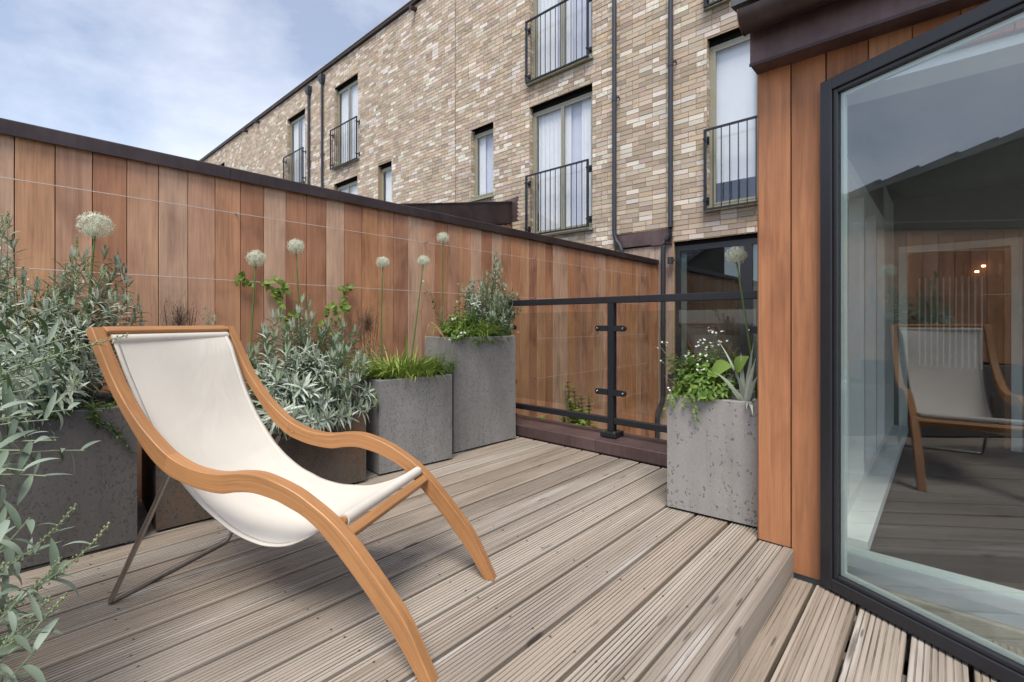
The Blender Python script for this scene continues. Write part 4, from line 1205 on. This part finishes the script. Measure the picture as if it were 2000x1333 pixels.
def silver_bush(label, base, tips, L=(0.085, 0.035), W=0.2, per=34, buds=0.3, mat='silver', grp='silver artemisia bushes', extra=1):
    """base: centre on the soil; tips: where each stem ends"""
    t = thing('silver_shrub', label, 'shrub', base, grp)
    lv, st, bd = Leaves(), MB(), Leaves()
    tips = [np.array(q, float) for q in tips]
    full = list(tips)
    for rep_ in range(extra):
        full += [q + np.array([rnd(-0.06, 0.06), rnd(-0.05, 0.05), rnd(-0.10, 0.0)]) for q in tips]
    for tip in full:
        tip[2] = max(tip[2], base[2]+0.05)
        b = np.array([base[0]+rnd(-0.10, 0.10)+(tip[0]-base[0])*0.35, base[1]+(tip[1]-base[1])*0.55+rnd(-0.06, 0.06), base[2]-0.01])
        mid = b*0.5+tip*0.5 + np.array([rnd(-0.04, 0.04)-(tip[0]-b[0])*0.2, rnd(-0.04, 0.04)-(tip[1]-b[1])*0.2, 0.04])
        pts = bez(b, mid, tip, 8)
        st.tube([Vector(p) for p in pts], [0.0036-0.0022*i/8 for i in range(9)], 5, False)
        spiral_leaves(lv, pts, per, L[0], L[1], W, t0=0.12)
        for k in range(5):                                     # tuft at the top
            a = rnd(0, 6.28)
            lv.leaf(pts[-1], [math.cos(a)*0.5, math.sin(a)*0.5, 1.0], [math.cos(a), math.sin(a), 0.4], L[1]*rnd(0.6, 1.0), L[1]*W, 0.3, rnd(0.7, 1.0), 3)
        if rnd(0, 1) < buds:
            top = pts[-1]; h = rnd(0.04, 0.10)
            for k in range(int(h*320)):
                q = k/(h*320); a = k*2.4
                bd.bead(top + np.array([math.cos(a)*0.006*(1.2-q), math.sin(a)*0.006*(1.2-q), h*q]), rnd(0.0026, 0.0042), rnd(0.2, 1))
    st.build('stems', M['stem_silver'], t, kind='stuff')
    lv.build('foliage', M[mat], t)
    if bd.n: bd.build('flower_buds', M['bud'], t)
    return t
def tips_px(lst, x):   # tips given as (pixel x, pixel y, distance from the camera plane x)
    return [on_x(px, py, xx) for px, py, xx in lst]

# ---- bush in the rusty planter, behind the chair
T = tips_px([(520,655,-2.78),(545,620,-2.85),(570,640,-2.7),(590,592,-2.85),(610,625,-2.75),(560,690,-2.62),(600,680,-2.62),(535,715,-2.6),(640,640,-2.9),(655,668,-2.8),(668,635,-2.95),(690,650,-2.9),
  (650,700,-2.6),(680,690,-2.62),(700,700,-2.6),(715,720,-2.65),(630,722,-2.52),(665,735,-2.5),(700,745,-2.5),(720,765,-2.55),(570,750,-2.5),(610,765,-2.46),(640,785,-2.44),(680,785,-2.44),(705,795,-2.5),
  (500,690,-2.75),(505,730,-2.68),(530,775,-2.5),(560,800,-2.45),(600,815,-2.42),(640,820,-2.42),(670,815,-2.43),(580,720,-2.55),(480,690,-2.8),(515,650,-2.95),(628,655,-2.95),(590,655,-2.95),(548,740,-2.56),(650,755,-2.5),(618,700,-2.6)], 0)
for p in T:
    p.z = max(p.z, 0.40)
silver_bush('dense silver leaved bush spilling over the rusty planter behind the chair', (-2.72, 1.08, 0.36), T, (0.105, 0.078), 0.145, 44, 0.05, extra=2)
# ---- bush in the long dark planter, left
T = []
for px, py, xx in [(15,440,-2.75),(45,545,-2.85),(75,560,-2.8),(105,548,-2.9),(150,500,-2.95),(168,500,-2.9),(205,500,-2.95),(232,520,-2.95),(200,540,-2.8),(245,555,-2.9),(170,545,-2.75),(60,590,-2.7),(110,590,-2.7),(140,600,-2.7),(25,560,-2.7),(10,600,-2.65),(190,585,-2.7),(225,590,-2.75),(80,630,-2.6),(130,640,-2.6),(40,640,-2.6),(170,640,-2.62),(20,680,-2.58),(60,690,-2.55),(110,690,-2.55),(150,690,-2.55),(-20,520,-2.8),(-40,600,-2.7),(-60,560,-2.8),(270,610,-2.95),(215,620,-2.8),(95,725,-2.5),(45,730,-2.5),(140,735,-2.5),(5,520,-2.9),(180,700,-2.6),(120,560,-2.95),(150,620,-2.85)]:
    T.append(on_x(px, py, xx))
silver_bush('tall loose silver bush in the long dark planter left of the chair', (-2.80, 0.02, 0.53), T, (0.11, 0.06), 0.145, 42, 0.45, extra=2)
# ---- small bush in the tallest planter
T = [on_x(px, py, xx) for px, py, xx in [(925,550,-2.8),(940,560,-2.75),(952,540,-2.85),(968,500,-2.85),(972,520,-2.8),(985,560,-2.78),(1000,570,-2.8),(930,580,-2.72),(955,585,-2.7),(975,580,-2.7),(990,595,-2.72),(945,610,-2.68),(965,615,-2.65),(982,620,-2.65),(915,565,-2.85),(1005,585,-2.85),(960,560,-2.8),(935,595,-2.75)]]
silver_bush('small upright silver bush in the tallest planter by the balustrade post', (-2.76, 2.62, 0.77), T, (0.078, 0.05), 0.2, 36, 0.3, extra=4)
# ---- wisps poking up behind the chair top
T = [on_x(px, py, -3.0) for px, py in [(400,605),(408,615),(395,622),(415,628)]]
silver_bush('short silver sprig just above the chair top rail', (-3.0, 0.80, 0.36), T, (0.07, 0.03), 0.2, 22, 0)

# ---- big leaved silver plant close to the camera: every leaf is a piece
big = thing('mugwort_plant', 'tall big leaved silver green plant with yellow green flower spikes leaning over the deck', 'plant', (-1.86, -0.49, 0.36))
def leaf_variant(curl, fold, W, seed):
    l = Leaves(); l.leaf((0,0,0), (1,0,0), (0,0,1), 1.0, W, curl, 0.25+0.25*seed, 7, fold)
    return l.mesh('leaf', M['silver_big'])
LV = [leaf_variant(c, f, w, i) for i, (c, f, w) in enumerate([(0.5,0.22,0.20),(0.9,0.3,0.22),(0.2,0.35,0.16),(1.2,0.2,0.20)])]
def place_leaf(p, d, up, L, parent, var=None):
    d = Vector(d).normalized(); up = Vector(up); s_ = d.cross(up)
    if s_.length < 1e-3: s_ = d.cross(Vector((1, 0.2, 0)))
    s_.normalize(); n = s_.cross(d)
    o = link('leaf', LV[var if var is not None else int(rng.integers(len(LV)))], parent)
    Mx = Matrix(((d.x, -s_.x, n.x, p[0]), (d.y, -s_.y, n.y, p[1]), (d.z, -s_.z, n.z, p[2]), (0, 0, 0, 1)))
    o.matrix_basis = Mx @ Matrix.Scale(L, 4)
    return o
B0 = np.array([-1.86, -0.49, 0.36])
# stems: tip pixel, distance along the view axis, whether it ends in a flower spike
STEMS = [((215,1022),1.08,1,26),((150,985),1.12,1,24),((100,1165),1.00,1,22),((250,655),1.34,1,28),((130,590),1.42,0,24),((55,600),1.36,0,24),((5,460),1.48,1,24),((165,880),1.22,0,24),
         ((60,760),1.18,0,24),((40,880),1.08,0,22),((75,690),1.28,0,22),((-10,700),1.2,0,20),((60,1010),1.02,0,20),((10,1100),0.98,1,20),((30,1235),0.95,0,18),((120,745),1.30,0,22),((10,590),1.3,0,20),
         ((95,820),1.15,0,22),((130,660),1.36,0,22),((30,650),1.25,0,22),((90,930),1.10,0,20),((15,800),1.10,0,22),((55,1150),0.98,0,20),((120,1090),1.04,1,20),((10,950),1.04,0,20),((45,560),1.40,1,22),((150,700),1.32,0,20),((70,1270),0.95,0,16),
         ((110,860),1.12,0,24),((70,810),1.14,0,24),((30,740),1.18,0,24),((140,800),1.2,0,22),((50,920),1.05,0,22),((20,1010),1.0,0,20),((90,780),1.2,0,22),((110,700),1.25,0,22),((85,1210),0.97,0,18),((130,1160),1.0,1,20)]
stm, bds, rest = MB(), Leaves(), Leaves()
todo = []
for (px, py), dist, spike, nl in STEMS:
    tip = np.array(at_d(px, py, dist))
    b = B0 + np.array([rnd(-0.12, 0.12), rnd(-0.10, 0.12), 0])
    mid = (b+tip)/2 + np.array([-0.06, 0.02, 0.16])
    if py > 950: mid = np.array(at_d(px-230, py+300, dist))      # low stems hang over, then rise again
    pts = bez(b, mid, tip, 12)
    stm.tube([Vector(p) for p in pts], [0.0042-0.0026*i/12 for i in range(13)], 6, False)
    ph = rnd(0, 6.28); t1 = 0.80 if spike else 0.99
    for i in range(nl):
        t = 0.34 + (t1-0.34)*i/(nl-1)
        p, ax = path_at(pts, t); ax = ax/np.linalg.norm(ax)
        q = np.cross(ax, [0.3, 0.5, 0.12]); q /= np.linalg.norm(q); r2 = np.cross(ax, q)
        a = ph+i*2.4; out = q*math.cos(a)+r2*math.sin(a)
        L = rnd(0.075, 0.125)*(1.05-0.40*(t if not spike else t*0.9))
        todo.append((p, out+ax*rnd(0.1, 0.7)+UPV*rnd(-0.4, 0.15), UPV+ax*0.4, L))
    if spike:
        for k in range(70):
            t = 0.62+0.38*k/69
            p, ax = path_at(pts, t); a = k*2.4; ax = ax/np.linalg.norm(ax)
            q = np.cross(ax, [0.3, 0.5, 0.12]); q /= np.linalg.norm(q); r2 = np.cross(ax, q)
            off = (q*math.cos(a)+r2*math.sin(a))*rnd(0.003, 0.010)*(1.25-t)*2.0
            bds.bead(p+off, rnd(0.0022, 0.0040)*(1.6-0.8*t), rnd(0.1, 1))
        for i in range(8):
            t = 0.68+0.28*i/8
            p, ax = path_at(pts, t); a = i*2.4
            todo.append((p, np.array([math.cos(a), math.sin(a), rnd(-0.2, 0.4)])+ax/np.linalg.norm(ax)*0.6, UPV, rnd(0.03, 0.055)))
def shows(it):
    p = it[0]; w = p[0]*FW[0]+p[1]*FW[1]
    if w < 0.3: return 0
    px = 1000+F_PX*(p[0]*RT[0]+p[1]*RT[1])/w
    return it[3]/w if px > -60 else 0
todo.sort(key=lambda it: -shows(it))
for i, it in enumerate(todo):
    if i < 290: place_leaf(*it, big)
    else: rest.leaf(it[0], it[1], it[2], it[3], it[3]*0.21, rnd(0.3, 1.1), rnd(0.1, 1), 5, 0.25)
stm.build('stems', M['stem_silver'], big, kind='stuff'); bds.build('flower_buds', M['bud'], big); rest.build('inner_foliage', M['silver_big'], big)

# ---- alliums
def allium(label, head, base, r):
    t = thing('allium', label, 'flower', base, 'white ball flowers on tall stems')
    h, b = np.array(head, float), np.array(base, float)
    mid = (h+b)/2 + np.array([rnd(-0.015, 0.015), rnd(-0.02, 0.02), 0])
    pts = bez(b, mid, h - np.array([0, 0, r*0.5]), 8)
    MB().tube([Vector(p) for p in pts], [0.0062-0.0022*i/8 for i in range(9)], 8).build('stem', M['allium_stem'], t, smooth=True)
    fl = Leaves(); N = 250
    for i in range(N):
        z = 1-2*(i+0.5)/N; rr = math.sqrt(1-z*z); a = i*2.39996+rnd(-0.2, 0.2)
        d = np.array([rr*math.cos(a), rr*math.sin(a), z])
        rad = r*rnd(0.66, 0.97)
        c = h+d*rad*np.array([1, 1, 0.90])
        s1 = np.cross(d, [0.2, 0.3, 0.9]); s1 /= np.linalg.norm(s1); s2 = np.cross(d, s1)
        q0 = h+d*r*0.2                                         # pedicel
        w = s1*0.0006
        fl.add([q0-w, q0+w, c+w, c-w], [(0,1,2,3)], rnd(0.0, 0.3))
        a0 = rnd(0, 6.28); R_ = r*rnd(0.15, 0.24)
        for k in range(6):
            a1 = a0+k*1.047+rnd(-0.15, 0.15)
            e = s1*math.cos(a1)+s2*math.sin(a1); f = s1*math.cos(a1+1.57)+s2*math.sin(a1+1.57)
            li = rnd(0.05, 0.75)
            e = e*math.cos(li)+d*math.sin(li)
            fl.add([c, c+e*R_*0.5+f*R_*0.085, c+e*R_, c+e*R_*0.5-f*R_*0.085], [(0,1,2,3)], rnd(0.6, 1.0))
            if k % 2 == 0:                                      # stamens
                e2 = (d+e*rnd(-0.3, 0.5)); fl.add([c-w*0.6, c+w*0.6, c+e2*R_*0.75], [(0,1,2)], 1.0)
        fl.bead(c, r*0.036, rnd(0.0, 0.35))
    fl.build('flower_head', M['floret'], t)
for label, (px, py), bx, by, (bpx), r in [
    ('white ball flower over the long dark planter', (186,440), -2.90, 0.53, (178,600), 0.069),
    ('white ball flower above the chair arm, taller neighbour on its right', (500,505), -2.92, 0.36, (492,690), 0.054),
    ('white ball flower right of the other one over the rusty planter', (578,482), -2.92, 0.36, (584,640), 0.053),
    ('white ball flower with straight stem over the bronze fennel planter edge', (748,513), -2.85, 0.53, (747,670), 0.047),
    ('white ball flower on a leaning stem over the lime grass', (827,510), -2.82, 0.53, (805,690), 0.047),
    ('tallest white ball flower, growing in the tallest planter', (865,465), -2.82, 0.77, (863,600), 0.049)]:
    h = on_x(px, py, bx); q = on_x(bpx[0], bpx[1], bx)
    k = (h.z-by)/(h.z-q.z); b = h+(q-h)*k
    allium(label, h, (b.x, b.y, by), r)
h = on_y(1438, 499, 2.52); q = on_y(1466, 690, 2.50); b = h+(q-h)*((h.z-0.52)/(h.z-q.z))
allium('white ball flower on a bent stem beside the cedar house', h, (b.x, b.y, 0.52), 0.052)

# ---- lime grass in the middle planter
def grass(label, cx, cy, z, n, L, spread, mat='lime', cat='grass', grp=None, W=0.009):
    t = thing('grass_tuft', label, cat, (cx, cy, z), grp)
    lv = Leaves()
    for i in range(n):
        a = rnd(0, 6.28); d = math.sqrt(rnd(0, 1))
        p = (cx+spread[0]*d*math.cos(a), cy+spread[1]*d*math.sin(a), z)
        a2 = a+rnd(-0.9, 0.9)
        lv.leaf(p, [math.cos(a2)*0.8, math.sin(a2)*0.8, rnd(0.9, 2.4)], [math.cos(a2+1.5)*0.2, math.sin(a2+1.5)*0.2, 1], L*rnd(0.45, 1.25), W*rnd(0.6, 1.3), rnd(0.7, 2.2), rnd(0, 1), 6, 0.3, 'blade')
    lv.build('blades', M[mat], t)
    return t
grass('lime green arching grass filling the mid height planter', -2.70, 1.86, 0.54, 900, 0.25, (0.18, 0.25), W=0.011)
grass('green grassy clump in the tallest planter', -2.66, 2.45, 0.79, 320, 0.25, (0.11, 0.20))
# upright striped blades between the alliums
t = thing('iris_plant', 'upright pointed green blade in the lime grass', 'plant', (-2.80, 1.90, 0.52))
p = on_x(787, 690, -2.80); tipp = on_x(812, 625, -2.80)
for k, (dx, L) in enumerate([(0.0, 0.24), (0.012, 0.17), (-0.014, 0.11)]):
    l = Leaves(); l.leaf((p.x, p.y+dx, 0.52), (0, (0.10-dx*3), 0.62+0.0*k), (1, 0, 0.2), 0.24*(1.0, 1.15, 0.7)[k]+0.06, 0.026, 0.15, 0.6, 7, 0.3, 'lance'); l.build('leaf', M['green'], t, None)

# ---- leafy herbs
def herb(name, label, cat, stems, L, W, mat, per=12, shape='ovate', grp=None, flowers=None, fl_r=0.006, rise=0.4, base=None, tone=(0, 1), stem_r=0.002):
    b0 = np.array(base, float)
    t = thing(name, label, cat, tuple(b0), grp)
    lv, st, fl = Leaves(), MB(), Leaves()
    for s_ in stems:
        tip = np.array(s_[:3], float); isf = len(s_) > 3 and s_[3]
        b = b0 + np.array([(tip[0]-b0[0])*rnd(0.3, 0.6), (tip[1]-b0[1])*rnd(0.3, 0.6), 0])
        pts = bez(b, (b+tip)/2+np.array([rnd(-0.02, 0.02), rnd(-0.02, 0.02), 0.03]), tip, 7)
        st.tube([Vector(q) for q in pts], [stem_r*(1.2-0.7*i/7) for i in range(8)], 4, False)
        spiral_leaves(lv, pts, per, L, L*0.6, W, 0.18, 0.75 if isf else 0.98, rise, 0.6, tone, shape, 4)
        if isf:
            for k in range(isf):
                a = rnd(0, 6.28); c = tip+np.array([math.cos(a)*rnd(0, 0.022), math.sin(a)*rnd(0, 0.022), rnd(-0.02, 0.012)])
                nrm = np.array([rnd(-0.5, 0.9), rnd(-0.9, 0.3), 0.7])
                q = np.cross(nrm, [0.3, 0.2, 0.1]); q /= np.linalg.norm(q); r2 = np.cross(nrm/np.linalg.norm(nrm), q)
                for m_ in range(5):
                    g_ = m_*1.257; e = q*math.cos(g_)+r2*math.sin(g_); f = q*math.cos(g_+1.57)+r2*math.sin(g_+1.57)
                    fl.add([c, c+e*fl_r*0.6+f*fl_r*0.4, c+e*fl_r, c+e*fl_r*0.6-f*fl_r*0.4], [(0,1,2,3)], rnd(0.4, 1))
    st.build('stems', M['stem_silver'] if mat in ('sage', 'silver') else M['allium_stem'], t, kind='stuff')
    lv.build('foliage', M[mat], t)
    if fl.n: fl.build('blossoms', M['white_petal'], t)
    return t
def cloud(n, c, r, zlo=None):
    out = []
    for i in range(n):
        d = rng.normal(size=3); d /= np.linalg.norm(d); d[2] = abs(d[2])*0.9+0.1
        k = rnd(0.55, 1.0); out.append(tuple(np.array(c)+d*np.array(r)*k))
    return out
# tallest planter
herb('white_flowered_herb', 'low green herb with white blossoms on the tallest planter', 'plant', [tuple(on_x(px, py, xx))+(k,) for px, py, xx, k in [(830,548,-2.85,3),(838,570,-2.85,3),(886,622,-2.62,4),(905,648,-2.52,4),(899,656,-2.52,2),(880,658,-2.53,2),(950,612,-2.7,3),(975,606,-2.7,2),(895,550,-2.9,2),(890,585,-2.85,2),(1012,648,-2.55,1)]] + cloud(80, (-2.66,2.40,0.84), (0.14,0.21,0.22)), 0.042, 0.62, 'green', 15, grp=None, fl_r=0.011, base=(-2.66,2.40,0.77))
herb('cut_leaf_herb', 'feathery green herb hanging over the rim of the tallest planter', 'plant', cloud(110, (-2.61,2.58,0.81), (0.11,0.27,0.15)) + [(-2.50,2.3+0.05*k,0.80-0.02*(k%3)) for k in range(10)], 0.03, 0.42, 'deep', 14, 'lance', base=(-2.62,2.60,0.77), tone=(0.2,1))
herb('sage_plant', 'grey green sage at the left corner of the tallest planter', 'plant', [tuple(on_x(px, py, -2.75)) for px, py in [(862,600),(858,622),(872,612),(880,628),(868,636),(890,605)]], 0.045, 0.45, 'sage', 12, base=(-2.74,2.30,0.77))
herb('trailing_herb', 'green herb trailing down the left side of the tallest planter', 'plant', [tuple(on_x(px, py, -2.50)) for px, py in [(868,690),(878,712),(890,700),(862,705),(884,730),(872,742),(855,725),(880,668),(892,680)]] + cloud(14, (-2.53,2.16,0.60), (0.07,0.08,0.09)), 0.026, 0.5, 'deep', 12, 'lance', base=(-2.55,2.08,0.53), tone=(0.3,1))
t = thing('withered_leaf', 'withered tan strap leaf bent over the left rim of the tallest planter', 'leaf', (-2.62, 2.26, 0.78))
for pts_, w in (([(868,662),(858,644),(846,632),(838,632),(834,645),(831,658),(829,668)], 0.0055), ([(870,664),(860,650),(851,640),(847,646),(846,656),(848,662)], 0.0045)):
    P2 = spline(pts_, 4)
    P3 = [np.array(on_x(a, b, -2.60)) for a, b in P2]
    m = Leaves(); V = []
    for i, p in enumerate(P3):
        q = i/(len(P3)-1); k = w*(1-0.6*q)*(1+0.3*math.sin(i*2.1)); tn = P3[min(i+1, len(P3)-1)]-P3[max(i-1, 0)]; tn /= np.linalg.norm(tn)
        sd_ = np.cross(tn, [1, 0, 0]); sd_ /= max(1e-6, np.linalg.norm(sd_))
        V += [p-sd_*k+np.array([0.002*math.sin(i), 0, 0]), p+sd_*k]
    m.add(V, [(2*i, 2*i+1, 2*i+3, 2*i+2) for i in range(len(P3)-1)], 0.6); m.build('strap', M['dry'], t, None)
# middle planter
herb('sage_plant', 'grey green sage left of the lime grass in front of the fennel', 'plant', [tuple(on_x(px, py, xx)) for px, py, xx in [(700,662,-2.85),(718,655,-2.8),(730,660,-2.8),(745,672,-2.75),(755,680,-2.75),(712,680,-2.75),(735,690,-2.7),(690,680,-2.85),(722,668,-2.8),(705,695,-2.75)]], 0.05, 0.45, 'sage', 12, base=(-2.82,1.62,0.53))
herb('leafy_herb', 'bright green leafy edging at the right end of the lime grass', 'plant', cloud(50, (-2.54,2.02,0.55), (0.09,0.12,0.14)), 0.032, 0.5, 'green', 12, 'ovate', base=(-2.56,2.0,0.53))
# greenery under the silver bush and in the long dark planter
herb('ground_ivy', 'small dark green ivy along the rim of the long dark planter', 'plant', cloud(40, (-2.56,0.22,0.56), (0.07,0.24,0.05)) + [(-2.50,0.30+0.02*k,0.55-0.03*k) for k in range(6)], 0.024, 0.7, 'deep', 10, base=(-2.60,0.22,0.53), tone=(0.2,0.9))
# fennel
def fennel(label, c, r, n):
    t = thing('bronze_fennel', label, 'plant', (c[0], c[1], 0.4), 'bronze fennel by the fence')
    lv, st = Leaves(), MB()
    for i in range(7):
        tip = np.array(c)+np.array([rnd(-0.5, 0.5)*r[0], rnd(-1, 1)*r[1], rnd(0.0, 1)*r[2]])
        st.tube([Vector((c[0], c[1], 0.4)), Vector(tip)], [0.003, 0.0012], 4, False)
    for i in range(n):
        d = rng.normal(size=3); d /= np.linalg.norm(d); p = np.array(c)+d*np.array(r)*abs(float(rng.normal(0, 0.8)))+np.array([0, 0, rnd(-0.06, 0.03)])
        d2 = rng.normal(size=3)*0.7+d*0.6+UPV*0.6
        lv.leaf(p, d2, UPV+d*0.3, rnd(0.025, 0.055), 0.0018, 0.4, rnd(0, 1), 2, 0.1, 'blade')
    st.build('stems', M['bronze'], t, kind='stuff'); lv.build('fronds', M['bronze'], t)
c = on_x(352, 615, -3.08); fennel('feathery bronze fennel against the fence behind the chair top', (c.x, c.y, c.z-0.03), (0.05, 0.085, 0.09), 1300)
c = on_x(718, 632, -3.05); fennel('feathery bronze fennel against the fence between the alliums', (c.x, c.y, c.z), (0.06, 0.09, 0.11), 1500)
# vines on the lower wire
def vine(label, chains, base):
    t = thing('climbing_vine', label, 'climber', base, 'vines climbing to the fence wires')
    lv, st = Leaves(), MB()
    for ch in chains:
        P3 = [np.array(on_x(px, py, FX+rnd(0.03, 0.06))) for px, py in ch]
        st.tube([Vector(p) for p in P3], 0.0016, 5, False)
        for i in range(len(P3)*3):
            p, ax = path_at(P3, min(0.999, (i+rnd(0, 0.9))/(len(P3)*3)))
            a = rnd(0, 6.28)
            lv.leaf(p, [rnd(0.1, 0.7), math.cos(a), math.sin(a)*0.8-0.25], [1, 0, 0.55], rnd(0.03, 0.052), rnd(0.026, 0.042), rnd(0.2, 0.8), rnd(0, 1), 5, 0.2, 'ovate')
    st.build('stems', M['allium_stem'], t, kind='stuff'); lv.build('foliage', M['vine'], t)
vine('bright vine reaching the lower wire over the left of the silver bush', [[(548,630),(546,590),(540,575),(552,560),(562,568)],[(546,590),(530,560),(515,553),(520,548)],[(562,568),(545,552),(535,545)],[(460,548),(470,540),(478,552),(490,560)],[(555,640),(568,615),(580,612)]], (-3.15, 1.20, 0.36))
vine('bright vine reaching the lower wire right of the silver bush', [[(655,640),(668,600),(672,570),(680,560)],[(640,620),(638,605),(650,598),(660,612)],[(625,630),(640,640),(650,625)],[(668,600),(676,605),(672,598)],[(660,560),(672,565),(685,558)],[(620,645),(635,650),(655,655)]], (-3.15, 1.65, 0.36))
# planter beside the house
T = []
for px, py, yy in [(1320,700,2.40),(1345,705,2.36),(1330,730,2.33),(1360,700,2.45),(1375,720,2.34),(1390,705,2.42),(1345,740,2.30),(1370,745,2.30),(1395,740,2.32),(1315,755,2.32),(1330,765,2.30),(1400,760,2.30),(1420,745,2.36),(1380,690,2.5),(1352,765,2.28),(1410,720,2.45),(1425,700,2.5),(1340,690,2.5),(1365,762,2.28),(1385,768,2.28)]:
    T.append(tuple(on_y(px, py, yy)))
FLW = [tuple(on_y(px, py, yy))+(k,) for px, py, yy, k in [(1386,644,2.44,6),(1395,652,2.44,5),(1405,650,2.44,3),(1374,666,2.42,7),(1368,672,2.4,5),(1382,678,2.4,4),(1345,690,2.38,4),(1362,697,2.36,6),(1340,695,2.38,3),(1384,698,2.36,3),(1412,662,2.46,2),(1404,668,2.46,3),(1366,716,2.3,4),(1298,668,2.5,4),(1288,676,2.5,3),(1294,706,2.45,2),(1308,758,2.29,3),(1392,674,2.4,4)]]
herb('white_flowered_bush', 'leafy green bush with tiny white flowers in the pale planter', 'plant', [tuple(np.array(q)+np.array([rnd(-.03,.03),rnd(-.03,.05),rnd(-.03,.02)])) for q in T*6]+FLW, 0.05, 0.5, 'green', 14, 'ovate', base=(-0.86,2.46,0.52), fl_r=0.0065)
herb('wispy_herb', 'thin wispy yellow green shoots left of the white flowered bush', 'plant', [tuple(on_y(px, py, 2.42)) for px, py in [(1300,690),(1306,715),(1298,735),(1312,740),(1430,668),(1440,680),(1424,690)]], 0.03, 0.2, 'lime', 16, 'lance', base=(-0.90,2.42,0.52))
t = thing('round_leaf_plant', 'broad rounded light green leaf amid the white flowered bush', 'plant', (-0.78, 2.44, 0.52))
for (px, py), d, L in (((1388,728),(0.75,-0.45,0.42),0.13), ((1436,722),(0.5,-0.4,0.65),0.10), ((1400,735),(0.2,-0.8,0.2),0.09)):
    p = on_y(px, py, 2.36); l = Leaves(); l.leaf(p, d, (0.1,-0.75,0.7), L, L*0.85, 0.5, 0.75, 7, 0.12, 'ovate'); l.build('leaf', M['green'], t, None)
    MB().tube([Vector((-0.78,2.44,0.51)), (Vector((-0.78,2.44,0.51))+p)/2+Vector((0,0,0.03)), p], 0.0025, 5).build('stalk', M['allium_stem'], t)
ast = thing('astelia_plant', 'silvery sword leaved plant at the house end of the pale planter', 'plant', (-0.70, 2.40, 0.52))
b = on_y(1458, 772, 2.36); b.z = 0.53
for (px, py), yy, W_, cu in [((1395,728),2.28,0.024,0.9),((1420,756),2.27,0.022,0.9),((1447,690),2.34,0.026,0.2),((1472,668),2.36,0.022,0.2),((1476,700),2.30,0.026,0.3),((1470,810),2.24,0.022,1.6),((1458,800),2.25,0.02,1.6),((1402,665),2.42,0.014,0.6),((1480,735),2.27,0.024,0.7),((1477,785),2.25,0.02,1.2),((1440,730),2.28,0.022,0.5)]:
    tip = on_y(px, py, yy); d = tip-b; L = d.length
    l = Leaves(); q = np.array(b)+np.array([rnd(-0.012, 0.012), rnd(-0.012, 0.012), 0])
    pts_ = bez(q, (q+np.array(tip))/2+np.array([0, 0, 0.30*cu*L]), np.array(tip), 9); V = []
    sd_ = np.cross(np.array(d), [0.3, -0.8, 0.5]); sd_ /= np.linalg.norm(sd_)
    nn_ = np.cross(sd_, np.array(d)); nn_ /= np.linalg.norm(nn_)
    for i, p in enumerate(pts_):
        w = W_*0.38*(1-(i/9)**2.2)*(0.75+0.5*math.sin(math.pi*i/9)); w = max(w, 0.0006)
        V += [p-sd_*w-nn_*w*0.35, p, p+sd_*w-nn_*w*0.35]
    Fq = []
    for i in range(9): Fq += [(3*i, 3*i+1, 3*i+4, 3*i+3), (3*i+1, 3*i+2, 3*i+5, 3*i+4)]
    l.add(V, Fq, rnd(0.2, 1)); l.build('leaf', M['strap'], ast, None)
herb('trailing_creeper', 'thin green creeper trailing down the front of the pale planter', 'plant', [], 0.02, 0.5, 'green', 8, base=(-0.95,2.33,0.53)) if False else None
t = thing('trailing_creeper', 'thin green creeper trailing down the front of the pale planter', 'plant', (-0.93, 2.30, 0.53))
lv, st = Leaves(), MB()
for ch in ([(1352,775),(1353,785),(1358,800),(1360,812),(1364,826)], [(1316,775),(1314,790),(1318,800)], [(1308,772),(1303,785),(1300,798)], [(1340,773),(1336,786),(1338,795)]):
    P3 = [np.array(on_y(px, py, 2.272+0.0*i)) for i, (px, py) in enumerate(ch)]
    P3 = [np.array((P3[0][0], 2.36, 0.56))] + P3
    st.tube([Vector(p) for p in P3], 0.0012, 4, False)
    for i in range(len(P3)*3):
        p, ax = path_at(P3, min(0.999, (i+rnd(0.2, 1))/(len(P3)*3))); a = rnd(0, 6.28)
        lv.leaf(p, [math.cos(a), -0.5, math.sin(a)*0.7-0.2], [0, -1, 0.5], rnd(0.012, 0.02), rnd(0.009, 0.014), 0.3, rnd(0.3, 1), 4, 0.2, 'ovate')
st.build('stems', M['allium_stem'], t, kind='stuff'); lv.build('foliage', M['green'], t)
# shrub in the light well beyond the balustrade
cb = on_x(1135, 800, -3.0)
herb('courtyard_shrub', 'yellow green shrub growing in the light well beyond the balustrade', 'shrub', [tuple(on_x(px, py, xx)) for px, py, xx in [(1120,755,-3.1),(1135,770,-3.0),(1150,778,-2.95),(1115,780,-3.05),(1128,800,-2.95),(1145,805,-2.9),(1100,810,-3.0),(1140,825,-2.85),(1125,830,-2.9),(1160,830,-2.85),(1108,745,-3.18),(1075,825,-3.1),(1110,840,-2.9),(1150,845,-2.8),(1175,838,-2.8),(1090,835,-3.0),(1060,815,-3.15),(1130,785,-3.0)]]*8, 0.085, 0.5, 'green', 20, 'ovate', base=(cb.x+0.05, cb.y+0.1, GROUND_Z), tone=(0.2,1), stem_r=0.004)
